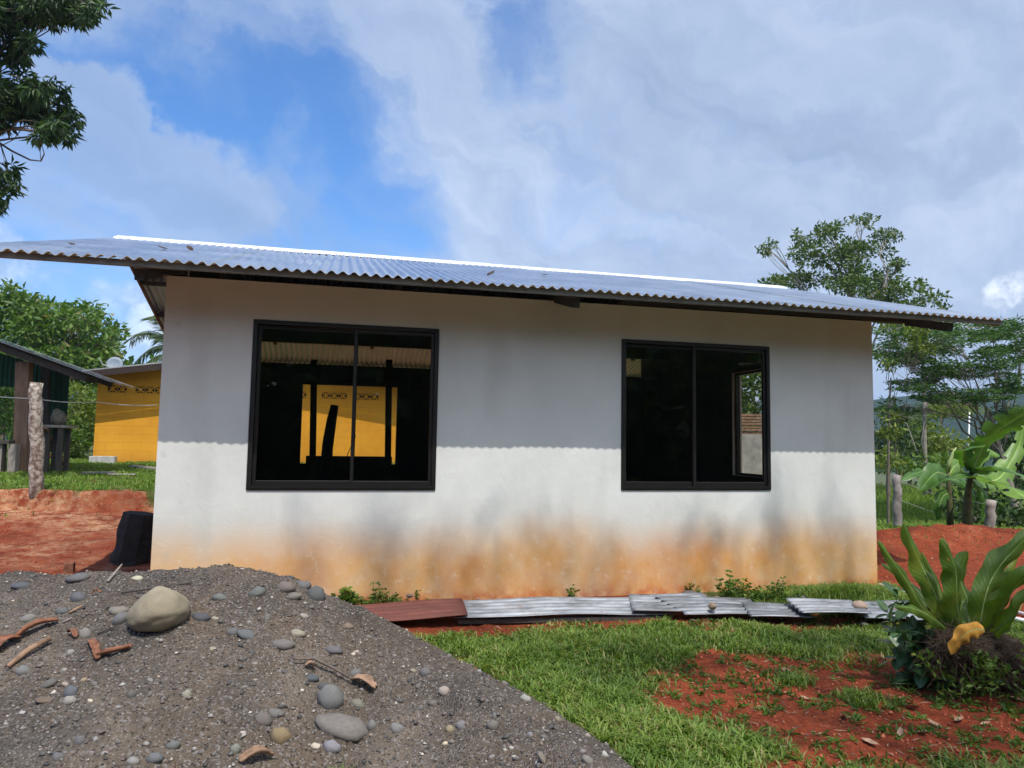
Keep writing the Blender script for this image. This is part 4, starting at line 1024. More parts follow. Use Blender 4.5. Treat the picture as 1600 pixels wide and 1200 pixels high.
# distant white pole
p0_ = atD(1513, 700, 26); p1_ = atD(1515, 644, 26)
b = MB(); b.tube([(0, 0, gnd(p0_[0], p0_[1]) - p0_[2] - .2), (0, 0, 0), p1_ - p0_], [.04, .035, .022], 8); o = b.build('white_pole', M['white'], smooth=True); o.location = tuple(p0_); tag(o, 'slim white pole standing before the blue hills at right', 'pole')

# dark stump leaning by the corner
a = gp(205, 882); SOo = tuple(a); D = (a - CAM) @ CF
V = []; pr = [(172, 884), (228, 884), (238, 806), (189, 799)]
st = thing('tree_stump', 'nearly black cut log block tilted on the red soil at the house corner', 'log', SOo)
bot = [atD(u, v, D - .12) for u, v in ((169, 882), (222, 888))]; top = [atD(u, v, D - .05) for u, v in ((187, 801), (238, 808))]
ctr_b = (bot[0] + bot[1]) / 2 + np.array([0, .18, 0]); ctr_t = (top[0] + top[1]) / 2 + np.array([0, .16, 0]); rb_ = np.linalg.norm(bot[1] - bot[0]) / 2
b = MB(); P_ = [ctr_b + (ctr_t - ctr_b) * k / 7 for k in range(8)]; b.tube(P_, [rb_ * (1.08 - .02 * k) for k in range(8)], 7, rough=.09); b.build('log', M['char'], st, SOo)
for f in (): pass
a = gp(108, 895); b = MB(); b.box(-.04, .04, -.03, .03, -.05, .09); o = b.build('brick_piece', M['bark_red'], bevel=.006); o.location = tuple(a); tag(o, 'small dark red brick piece poking up behind the sand heap', 'brick')
# low block wall and plank stack seen through the side opening
q0 = atD(1150, 680, 13.5); q1 = atD(1235, 680, 13.5); g0 = gnd(*q0[:2])
BO = (q0[0], q0[1], g0); bw = thing('block_wall', 'low grey block wall seen through the right window of the white house', 'wall', BO)
b = MB(); b.beam((q0[0], q0[1], (g0 + q0[2]) / 2), (q1[0], q1[1], (g0 + q0[2]) / 2), .15, q0[2] - g0 + .05); b.build('wall_body', M['concrete'], bw, BO)
for k in range(7):
    b = MB(); zz_ = .03 + k * .055
    b.beam((random.uniform(-.06, .06), 0, zz_), (q1[0] - q0[0] + random.uniform(-.06, .06), q1[1] - q0[1], zz_), .16, .04); o = b.build('plank', M['bark_tan']); o.location = (q0[0], q0[1], q0[2] + .02)
    tag(o, ['lowest plank', 'second plank from the bottom', 'third plank from the bottom', 'middle plank', 'third plank from the top', 'second plank from the top', 'topmost plank'][k] + ' of the stack on the grey block wall', 'plank', 'planks stacked on the block wall')
c = atD(1178, 620, 17); g0 = gnd(c[0], c[1])
tree('bush', 'dark leafy bush behind the plank stack, framed by the right window', 'bush', (c[0], c[1], g0), tuple(c), px_clumps([(1178, 620, 50, 60)], 17, .8, 14, seed=55), .07, M['leaf_airy'], .16, .08, 1.4, M['trunk'], twigs=1)
# stick and saplings behind the rear window
def stick(pts, rad, m, label, name, cat, **k):
    base = np.array(pts[0]); b = MB(); b.tube([np.array(p) - base for p in pts], rad, k.get('n', 7), rough=k.get('rough', .08)); o = b.build(name, m, smooth=True); o.location = tuple(base); return tag(o, label, cat)
a = atY(508, 727, 4.7); a[2] = ZB + .10
stick([a, atY(511, 712, 4.7), atY(513, 690, 4.7), atY(519, 655, 4.7), atY(523, 633, 4.7)], [.09, .08, .08, .07, .055], M['char'], 'dark rough log leaning upright inside the house against the rear window', 'log_post', 'log')
a = atY(548, 727, 6.6); a[2] = gnd(a[0], 6.6)
o = thing('bare_sapling', 'thin bare sapling with side shoots seen through the left window', 'sapling', tuple(a)); b = MB()
b.tube([a, atY(552, 690, 6.6), atY(556, 680, 6.6)], [.012, .01, .008], 5); b.tube([atY(549, 700, 6.6), atY(551, 675, 6.6), atY(551, 658, 6.6)], [.008, .006, .003], 4); b.tube([atY(552, 690, 6.6), atY(543, 710, 6.6), atY(540, 727, 6.6)], [.007, .007, .01], 4)
b.build('stem', M['wood_dark'], o, tuple(a))

# ------------------------------------------------------------------ banana plants
def big_leaf(path, wid, up, name, m, parent, org, wav=.06, nseg=22, nw=6, holes=0, seed=0, curl=.25, tear=0, tipw=.0):
    r = np.random.default_rng(seed); P_ = np.array(path, float)
    # catmull resample
    Q = np.vstack([2 * P_[0] - P_[1], P_, 2 * P_[-1] - P_[-2]]); pts = []
    for i in range(1, len(Q) - 2):
        for k in range(8):
            s_ = k / 8; pts.append(.5 * ((2 * Q[i]) + (-Q[i - 1] + Q[i + 1]) * s_ + (2 * Q[i - 1] - 5 * Q[i] + 4 * Q[i + 1] - Q[i + 2]) * s_ ** 2 + (-Q[i - 1] + 3 * Q[i] - 3 * Q[i + 1] + Q[i + 2]) * s_ ** 3))
    pts.append(P_[-1]); pts = np.array(pts); d = np.r_[0, np.cumsum(np.linalg.norm(np.diff(pts, axis=0), axis=1))]; tt = np.linspace(0, d[-1], nseg + 1)
    ax = np.stack([np.interp(tt, d, pts[:, k]) for k in range(3)], -1); Ln = d[-1]
    tg = np.gradient(ax, axis=0); tg /= np.linalg.norm(tg, axis=1, keepdims=True); up = np.array(up, float)
    sd = np.cross(tg, up); sd /= np.linalg.norm(sd, axis=1, keepdims=True); nr = np.cross(sd, tg)
    V = []; rib = []; al = []; F = []; m2 = 2 * nw + 1; ph = r.uniform(0, 6)
    for i in range(nseg + 1):
        k = i / nseg
        hw = wid / 2 * (max(0, math.sin(math.pi * min(1, (k * .92 + .04)) ** .8)) ** .55) * (1 if k < .97 else .45)
        hw *= (1 - tipw * k)
        for j in range(-nw, nw + 1):
            q = j / nw; e = abs(q)
            ww = hw * (1 + wav * 2.2 * math.sin(k * 17 + ph + (2 if j > 0 else 0)) * e)
            if tear and e > .3 and (int(k * 40) % 7 in (0,)) : ww *= 1.0
            z = -curl * hw * e * e * 1.6 + wav * hw * 2.2 * e * math.sin(k * 23 + ph * 2 + (1.7 if j > 0 else 0)) + .25 * hw * e
            V.append(ax[i] + sd[i] * q * ww + nr[i] * z); rib.append(e); al.append(k * Ln)
    for i in range(nseg):
        for j in range(m2 - 1):
            c_ = V[i * m2 + j]
            if holes and r.random() < holes and 0.15 < i / nseg < .95 and 1 <= j < m2 - 2: continue
            if tear and (i % tear == 0) and abs(j - nw + .5) > 2.6 + 2.5 * ((i * 7) % 5) / 5: continue
            F.append((i * m2 + j, i * m2 + j + 1, (i + 1) * m2 + j + 1, (i + 1) * m2 + j))
    o = mesh_np(name, np.array(V) - np.array(org), F, m, parent, {'rib': rib, 'along': al}, smooth=True)
    s_ = o.modifiers.new('sub', 'SUBSURF'); s_.levels = 1; s_.render_levels = 1
    b = MB(); b.tube(ax[:-1] - nr[:-1] * wid * .015, np.linspace(wid * .045, wid * .012, nseg), 5); b.build('midrib', M['bspear'], o, tuple(org))
    return o
def banana(label, base_px, D, stem_px, leaves, r0, stemm, spear=None):
    a = atD(*base_px, D); g0 = gnd(a[0], a[1]); a[2] = min(a[2], g0 + .02) ; org = tuple(a)
    o = thing('banana_plant', label, 'banana plant', org, 'banana plants beyond the red mound'); b = MB()
    P_ = [a - np.array([0, 0, .1])] + [atD(u, v, D) for u, v in stem_px]; b.tube(P_, np.linspace(r0, r0 * .35, len(P_)), 10, rough=.05); b.build('stem', stemm, o, org, smooth=True)
    if spear: b = MB(); b.tube([atD(u, v, D) for u, v in spear], [.03, .035, .025, .005][:len(spear)], 6); b.build('rolled_leaf', M['bspear'], o, org, smooth=True)
    for i, (pth, wd, up, mm, tr) in enumerate(leaves):
        path = [atD(u, v, D + dd) for u, v, dd in pth]
        big_leaf(path, wd / FPX * D, up, 'leaf', M[mm], o, org, seed=i, tear=tr, nseg=30, wav=.05)
up1 = (0, -.75, .65); up2 = (0, -.95, .3); up3 = (.1, -.3, .95)
banana('shorter banana plant with an upright rolled leaf right of the fence post', (1485, 832), 11.5, [(1484, 790), (1482, 750), (1481, 735)],
       [([(1480, 742, 0), (1455, 735, -.1), (1430, 740, -.3), (1410, 750, -.4)], 24, up3, 'banana', 0),
        ([(1481, 744, 0), (1465, 738, -.3), (1450, 750, -.5), (1438, 766, -.6)], 34, up2, 'banana', 0),
        ([(1483, 742, 0), (1490, 730, .1), (1496, 725, .3), (1502, 716, .4)], 22, up2, 'banana_lit', 0),
        ([(1484, 750, 0), (1500, 752, .2), (1518, 770, .3), (1522, 795, .4)], 18, up2, 'banana', 0),
        ([(1483, 770, 0), (1474, 775, -.1), (1468, 790, -.2), (1466, 812, -.2)], 20, up2, 'banana', 0)], .06, M['bstem'], [(1481, 738), (1484, 722), (1489, 708), (1494, 699)])
banana('tall banana plant with broad torn leaves reaching the right edge', (1511, 832), 11.0, [(1511, 800), (1513, 765), (1518, 735)],
       [([(1519, 738, 0), (1535, 700, -.2), (1565, 670, -.5), (1610, 640, -.8)], 52, up2, 'banana', 4),
        ([(1517, 735, 0), (1506, 715, -.2), (1512, 700, -.3), (1540, 695, -.4)], 26, up3, 'banana', 0),
        ([(1519, 735, 0), (1530, 718, .3), (1545, 708, .5), (1562, 712, .6)], 20, up2, 'banana_lit', 0),
        ([(1519, 740, 0), (1550, 730, -.5), (1585, 738, -.9), (1625, 758, -1.2)], 30, up3, 'banana', 6),
        ([(1519, 745, 0), (1540, 750, -.4), (1580, 762, -1.0), (1630, 800, -1.6)], 50, up1, 'banana_lit', 5),
        ([(1518, 745, 0), (1500, 742, -.3), (1470, 752, -.2), (1450, 765, -.1)], 20, up3, 'banana', 0),
        ([(1518, 750, 0), (1530, 760, .2), (1540, 790, .3), (1536, 815, .3)], 22, up2, 'banana', 0),
        ([(1516, 748, 0), (1560, 748, .6), (1590, 700, .9), (1600, 665, 1.0)], 34, up1, 'banana_lit', 5)], .085, M['bstem'])

# ------------------------------------------------------------------ strap leaved plant on root clump, right front
Dn = 3.75
nb = atD(1505, 985, Dn); ng = gp(1500, 1065); nbase = (ng[0], ng[1] + .1, gnd(ng[0], ng[1] + .1)); nest = thing('strap_leaf_plant', 'large plant with long wavy strap leaves growing from a root clump', 'plant', nbase)
NL = [([(1478, 985, 0), (1445, 955, -.05), (1415, 905, -.1), (1372, 845, -.12)], 22, up2, 0), ([(1488, 985, 0), (1462, 930, .0), (1436, 875, .02), (1412, 818, .0)], 32, up2, 0),
      ([(1500, 988, 0), (1495, 935, -.05), (1492, 885, -.06), (1470, 842, -.08)], 40, up2, .04), ([(1530, 985, 0), (1540, 930, .0), (1562, 885, .05), (1615, 828, .1)], 38, up2, 0),
      ([(1540, 988, 0), (1568, 945, -.1), (1598, 905, -.2), (1650, 880, -.25)], 34, up2, 0), ([(1552, 990, 0), (1580, 965, -.15), (1605, 935, -.25), (1650, 915, -.3)], 28, up1, 0),
      ([(1475, 980, 0), (1440, 930, .2), (1410, 900, .35), (1378, 880, .4)], 24, up1, 0), ([(1515, 985, 0), (1512, 940, .15), (1500, 900, .2), (1512, 862, .22)], 40, up2, .03),
      ([(1495, 988, 0), (1476, 945, .12), (1462, 905, .18), (1440, 862, .2)], 22, up1, 0), ([(1535, 988, 0), (1552, 950, .15), (1572, 915, .2), (1590, 870, .25)], 24, up2, 0),
      ([(1482, 985, 0), (1452, 962, -.12), (1425, 950, -.2), (1398, 948, -.25)], 20, up1, 0)]
for i, (pth, wd, up, ho) in enumerate(NL):
    if not wd: continue
    path = [atD(u, v, Dn + dd) for u, v, dd in pth]
    big_leaf(path, wd / FPX * Dn, up, 'leaf', M['nest'], nest, nbase, wav=.10, holes=ho, seed=20 + i, nseg=26, curl=.5)
path = [atD(u, v, Dn - .30) for u, v in ((1538, 984), (1520, 984), (1500, 998), (1486, 1022))]
big_leaf(path, 24 / FPX * Dn, up2, 'dead_leaf', M['deadleaf'], nest, nbase, wav=.10, seed=40, nseg=16, curl=.3)['label'] = 'orange withered leaf'
# root clump: lumpy body + strands
def blobmesh(c, r, n=28, m=20, amp=.25, sc=3.0, seed=0):
    V = []; F = []
    for j in range(m + 1):
        th = math.pi * j / m
        for i in range(n):
            ph = 2 * math.pi * i / n; d = Vector((math.sin(th) * math.cos(ph), math.sin(th) * math.sin(ph), math.cos(th)))
            k = 1 + amp * mn.fractal(d * sc + Vector((seed * 3.1, seed, 0)), .8, 2.0, 4)
            V.append((c[0] + d.x * r[0] * k, c[1] + d.y * r[1] * k, c[2] + d.z * r[2] * k))
    for j in range(m):
        for i in range(n): F.append((j * n + i, (j + 1) * n + i, (j + 1) * n + (i + 1) % n, j * n + (i + 1) % n))
    return V, F
RC = ((1500, 1008, 44, 28, 0), (1550, 1022, 48, 34, .1), (1475, 1016, 22, 26, .05), (1592, 1052, 40, 34, .15), (1525, 1046, 40, 20, .1))
b = MB()
for (u, v, ru, rv, dd) in RC:
    c = atD(u, v, Dn + dd); V, F = blobmesh(c, (ru / FPX * Dn, .18, rv / FPX * Dn), seed=u % 7); b.add(V, F)
b.build('root_clump', M['roots'], nest, nbase, smooth=True)
b = MB(); rr_ = np.random.default_rng(9)
for k in range(3200):
    cu, cv, ru_, rv_, dd_ = RC[rr_.integers(0, len(RC))]; an = rr_.uniform(0, 6.28); q_ = math.sqrt(rr_.random()) * 1.05
    u = cu + ru_ * q_ * math.cos(an); v = cv + rv_ * q_ * math.sin(an); D = Dn + dd_ - .19 * math.sqrt(max(0, 1 - min(1, q_) ** 2)) - .01
    a = atD(u, v, D); L_ = rr_.uniform(.012, .06); pts = [a]; dr = np.array([rr_.normal() * 1.1, -.25 + rr_.normal() * .5, -.35 + rr_.normal() * .7])
    if k % 9 == 0: L_ *= 2.2
    for q in range(3):
        dr = dr + rr_.normal(size=3) * .5; nx_ = pts[-1] + dr * L_ / 3; nx_[2] = max(nx_[2], gnd(nx_[0], nx_[1]) + .004); pts.append(nx_)
    b.tube(pts, rr_.uniform(.0006, .0018), 3, cap=False)
struct(b.build('rootlets', M['rootlet'], nest, nbase), 'stuff')
C = []
for k in range(26):
    u, v = rr_.uniform(1440, 1600), rr_.uniform(1025, 1090); a = atD(u, v, Dn - .2); C.append(a + rr_.normal(size=(14, 3)) * .022)
C = np.concatenate(C); A = rr_.normal(size=C.shape) + np.array([0, -.4, .5])
V, F, rr = leaf_mesh(C, A, rr_.uniform(.02, .05, len(C)), .016, rr_.random(len(C))); struct(mesh_np('sprigs', V - np.array(nbase), F, M['leaf_weed'], nest, {'rnd': rr}), 'stuff')
# glossy shrub beside it
sb = gp(1420, 1062); so = thing('glossy_shrub', 'small dark shrub with glossy oval leaves left of the strap leaved plant', 'shrub', tuple(sb))
tips = [(1386, 955), (1400, 1000), (1465, 985), (1425, 1070), (1440, 1030), (1398, 925), (1412, 940), (1448, 955), (1440, 985), (1455, 1010), (1445, 1048), (1415, 1055), (1400, 1030), (1408, 985), (1430, 1000), (1470, 1030), (1395, 960)]
lf_V = []; lf_F = []; al = []; rb2 = []
nn = 6
for i in range(nn + 1):
    k = i / nn; hw = .30 * math.sin(math.pi * min(1, k * .94 + .04)) ** .8
    for j in (-1, -.5, 0, .5, 1): lf_V.append((hw * j, k, .12 * abs(j) * hw - .25 * k * k)); rb2.append(abs(j)); al.append(k)
for i in range(nn):
    for j in range(4): lf_F.append((i * 5 + j, i * 5 + j + 1, (i + 1) * 5 + j + 1, (i + 1) * 5 + j))
lfo = None; bs = MB()
for ti, (u, v) in enumerate(tips):
    D = (sb - CAM) @ CF + rng.uniform(-.25, .05); e = atD(u, v, D); m_ = (sb + e) / 2 + rng.normal(size=3) * .02
    ax = bez(sb, m_ + np.array([0, 0, .05]), e, 8); bs.tube(ax, np.linspace(.005, .002, 8), 5)
    for q in range(8):
        p_ = ax[7 - q % 5] + rng.normal(size=3) * .012
        dr = Vector(rng.normal(size=3) + np.array([0, -.4, .3])).normalized()
        if lfo is None:
            lfo = mesh_np('leaf', lf_V, lf_F, M['shrubleaf'], so, {'rib': rb2, 'along': al}, smooth=True); o = lfo
        else: o = lk(lfo.copy()); o.parent = so
        s_ = rng.uniform(.07, .125); q_ = dr.to_track_quat('Y', 'Z'); o.rotation_mode = 'QUATERNION'; o.rotation_quaternion = q_; o.scale = (s_, s_, s_); o.location = tuple(p_ - sb)
bs.build('stems', M['twig'], so, tuple(sb))

# ------------------------------------------------------------------ white pipe
pz = lambda u, v: gp(u, v) + np.array([0, 0, .02])
stick([pz(1374, 918), pz(1430, 934), pz(1500, 952), pz(1560, 966), pz(1640, 984)], [.016] * 5, M['white'], 'long white plastic pipe on the red soil right of the house', 'pipe', 'pipe', n=10, rough=0)
stick([pz(1590, 962), pz(1640, 975)], [.014] * 2, M['white'], 'short white pipe piece at the right edge', 'pipe', 'pipe', n=8, rough=0)

# ------------------------------------------------------------------ corrugated sheets on the ground
def ground_sheet(u0, v0, u1, v1, width, m, label, lift=.03, skew=0.0, pitch=PITCH, amp=.009, tilt=0.06):
    a = atZ(u0, v0, -.83); c = atZ(u1, v1, -.83); base = (a + c) / 2
    d = c - a; Ln = math.hypot(d[0], d[1]); ang = math.atan2(d[1], d[0])
    nl, seg = 16, 8; n = int(width / pitch * seg); V = []
    for i in range(nl + 1):
        x = -Ln / 2 + Ln * i / nl
        for j in range(n + 1):
            y = -width / 2 + width * j / n; z = amp * math.cos(2 * math.pi * y / pitch) + lift + y * tilt + .007 * math.sin(x * 3.1 + u0) + .004 * math.sin(x * 7 + y * 5 + u0)
            V.append((x + skew * y, y, z))
    F = [(i * (n + 1) + j, (i + 1) * (n + 1) + j, (i + 1) * (n + 1) + j + 1, i * (n + 1) + j + 1) for i in range(nl) for j in range(n)]
    o = mesh_np('corrugated_sheet', V, F, m, smooth=True); s_ = o.modifiers.new('s', 'SOLIDIFY'); s_.thickness = .0025; s_.offset = 0
    o.location = (base[0], base[1], -.872 + .02); o.rotation_euler = (0, 0, ang); return tag(o, label, 'metal sheet', 'old roofing sheets along the wall foot')
ground_sheet(540, 966, 726, 957, .42, M['rsheet'], 'dark red rusty corrugated sheet at the left end of the row', lift=.06, skew=.1)
ground_sheet(712, 957, 1045, 950, .40, M['gsheet'], 'long grey weathered sheet right of the rusty one', lift=.055, skew=.15, tilt=.08)
ground_sheet(985, 951, 1105, 950, .44, M['gsheet'], 'bright ribbed sheet overlapping the long grey sheet', lift=.07, skew=.2)
ground_sheet(1045, 953, 1195, 954, .42, M['gsheet'], 'grey sheet in the middle of the row, bent at its right end', lift=.055, skew=-.35, tilt=.08)
ground_sheet(1165, 960, 1260, 960, .34, M['gsheet'], 'shiny ribbed sheet above the dark gap, right of the bent one', lift=.05, skew=.2)
ground_sheet(1240, 962, 1345, 962, .34, M['gsheet'], 'shiny ribbed sheet left of the pinkish stone', lift=.085, skew=.1)
ground_sheet(1325, 960, 1440, 960, .40, M['gsheet'], 'dull sheet behind the pinkish stone near the shrub', lift=.07, skew=-.1)
ground_sheet(1415, 966, 1482, 966, .25, M['gsheet'], 'last pale sheet at the right end, partly behind the strap leaves', lift=.05)
# dark strip added to stand for the shaded gap under the sheets
a = atZ(715, 972, -.86); c = atZ(1035, 966, -.86); base = (a + c) / 2; b = MB(); b.beam(a - base, c - base, .035, .03); o = b.build('gap_shade_strip', M['wood_dark']); o.location = (base[0], base[1], -.855); tag(o, 'dark strip added as the shaded gap under the long grey sheet', 'gap_shade_strip')

# ------------------------------------------------------------------ stones
def stone_mesh(seed, amp=.22, n=14, m=9, flat=1):
    V, F = blobmesh((0, 0, 0), (1, 1, 1), n, m, amp, 1.1, seed); me = bpy.data.meshes.new('stone'); me.from_pydata(V, [], F); me.materials.append(M['stone'])
    me.polygons.foreach_set('use_smooth', np.ones(len(F), bool)); me.update(); return me
SM = [stone_mesh(s_, .20) for s_ in range(7)]; SA = [stone_mesh(s_ + 11, .36, 9, 6) for s_ in range(6)]

# ------------------------------------------------------------------ sand heap
crest = [(-420, 930, 4.5), (-200, 915, 4.35), (0, 905, 4.15), (90, 893, 4.05), (170, 893, 4.0), (260, 891, 4.0), (350, 888, 3.95), (440, 906, 3.9), (515, 937, 3.85), (580, 970, 3.78),
         (625, 994, 3.66), (695, 1030, 3.35), (775, 1080, 2.98), (865, 1138, 2.65), (925, 1186, 2.42)]
CP = [];
for (a, b_) in zip(crest[:-1], crest[1:]):
    for k in range(6):
        f_ = k / 6; CP.append(atD(*(np.array(a) * (1 - f_) + np.array(b_) * f_)))
CP.append(atD(*crest[-1])); CP = np.array(CP)
def sand_z(x, y):
    x = np.asarray(x, float); y = np.asarray(y, float); z = np.full(x.shape, -9.0)
    for c in CP:
        dx = x - c[0]; dy = y - c[1]; r = np.sqrt(dx * dx + dy * dy + .01) - .1
        fr = sstep(.35, .92, -dy / (np.hypot(dx, dy) + 1e-6) - .25 * (dx > 0))
        sl = .70 * (1 - fr) + .345 * fr
        z = np.maximum(z, c[2] - sl * r)
    z = z - .05 * sstep(.52, .75, fbm(x, y, 1.6, 44)) 
    z = z + .075 * (fbm(x, y, 2.0, 31) - .5) + .036 * (fbm(x, y, 8, 32, 4) - .5) + .014 * (vn(x, y, 42, 33) - .5) 
    return z
SG = Grid(sand_z, -6.2, 2.4, -5.2, 1.0, .02)
def sandz1(x, y):
    r = SG(float(x), float(y)); return -9.0 if r is None else r
sx = np.arange(-6.0, 2.2, .02); sy = np.arange(-5.0, .8, .02); SX, SYY = np.meshgrid(sx, sy); SZ = sand_z(SX, SYY); G_ = gz(SX, SYY)
keep = SZ > G_ - .06; SZ = np.maximum(SZ, G_ - .06)
nxs = len(sx); idx = (np.arange(len(sy) - 1)[:, None] * nxs + np.arange(nxs - 1)[None]); kk = keep[:-1, :-1] | keep[1:, :-1] | keep[:-1, 1:] | keep[1:, 1:]
i_ = idx[kk]; V = np.stack([SX, SYY, SZ], -1).reshape(-1, 3); used = np.unique(np.concatenate([i_, i_ + 1, i_ + nxs, i_ + nxs + 1])); remap = np.full(len(V), -1); remap[used] = np.arange(len(used))
heap = thing('sand_heap', 'big dark grey heap of river sand and gravel in the left foreground', 'sand heap', (-1.5, -2.5, -.9)); HOo = np.array((-1.5, -2.5, -.9))
mesh_np('sand', V[used] - HOo, remap[np.stack([i_, i_ + 1, i_ + nxs + 1, i_ + nxs], -1)], M['sand'], heap, smooth=True)
# fine gravel over it
N = 42000; px = rng.uniform(-5, 2, N); py = rng.uniform(-4.8, .3, N); pz_ = sand_z(px, py); ok = pz_ > gz(px, py) + .0
px, py, pz_ = px[ok], py[ok], pz_[ok]; n = len(px); s_ = .0035 * np.exp(rng.normal(size=n) * .55); s_ = np.clip(s_, .002, .016)
oct_ = np.array([(1, 0, 0), (0, 1, 0), (-1, 0, 0), (0, -1, 0), (0, 0, 1), (0, 0, -1)], float); of = np.array([(0, 1, 4), (1, 2, 4), (2, 3, 4), (3, 0, 4), (1, 0, 5), (2, 1, 5), (3, 2, 5), (0, 3, 5)])
jit = oct_[None] * (1 + .35 * rng.normal(size=(n, 6, 3)).clip(-1, 1)) + .18 * rng.normal(size=(n, 6, 3)); jit[:, :, 2] *= .7
th = rng.uniform(0, 6.28, n); c_, q_ = np.cos(th)[:, None], np.sin(th)[:, None]; st_ = rng.uniform(1, 1.7, n)[:, None]
JX = jit[:, :, 0] * st_; JY = jit[:, :, 1]; VX = (JX * c_ - JY * q_) * s_[:, None] + px[:, None]; VY = (JX * q_ + JY * c_) * s_[:, None] + py[:, None]; VZ = jit[:, :, 2] * s_[:, None] + pz_[:, None] + s_[:, None] * .2
V = np.stack([VX, VY, VZ], -1).reshape(-1, 3); F = (np.arange(n)[:, None, None] * 6 + of[None]).reshape(-1, 3)
struct(mesh_np('gravel', V - HOo, F, M['gravel'], heap, {'rnd': np.repeat(rng.random(n), 6)}), 'stuff')
def on_sand(u, v):
    d = pixdir(u, v); k = 1.2
    while k < 8:
        p_ = CAM + d * k; h_ = max(sandz1(p_[0], p_[1]), gnd(p_[0], p_[1]))
        if p_[2] < h_: return np.array([p_[0], p_[1], h_]), k
        k += .01
    return None, None
def stone(u, v, ru, rv, rot, col, label, seed, name='stone', group='stones on the sand heap', sink=.6, m=None, cat='stone', mesh=None):
    p_, k = on_sand(u, v + rv * .5)
    if p_ is None: return None
    D = (p_ - CAM) @ CF; a = ru / FPX * D; c = rv / FPX * D
    o = lk(bpy.data.objects.new(name, mesh or SM[seed % 7])); o.scale = (a, (a + c) / 2 * .9, c * 1.05); o.rotation_euler = (0, rot, R_(-13)); o.location = (p_[0], p_[1] + .02, p_[2] + c * (1 - sink) * .8)
    o.color = (*col, 1); return tag(o, label, cat, group)
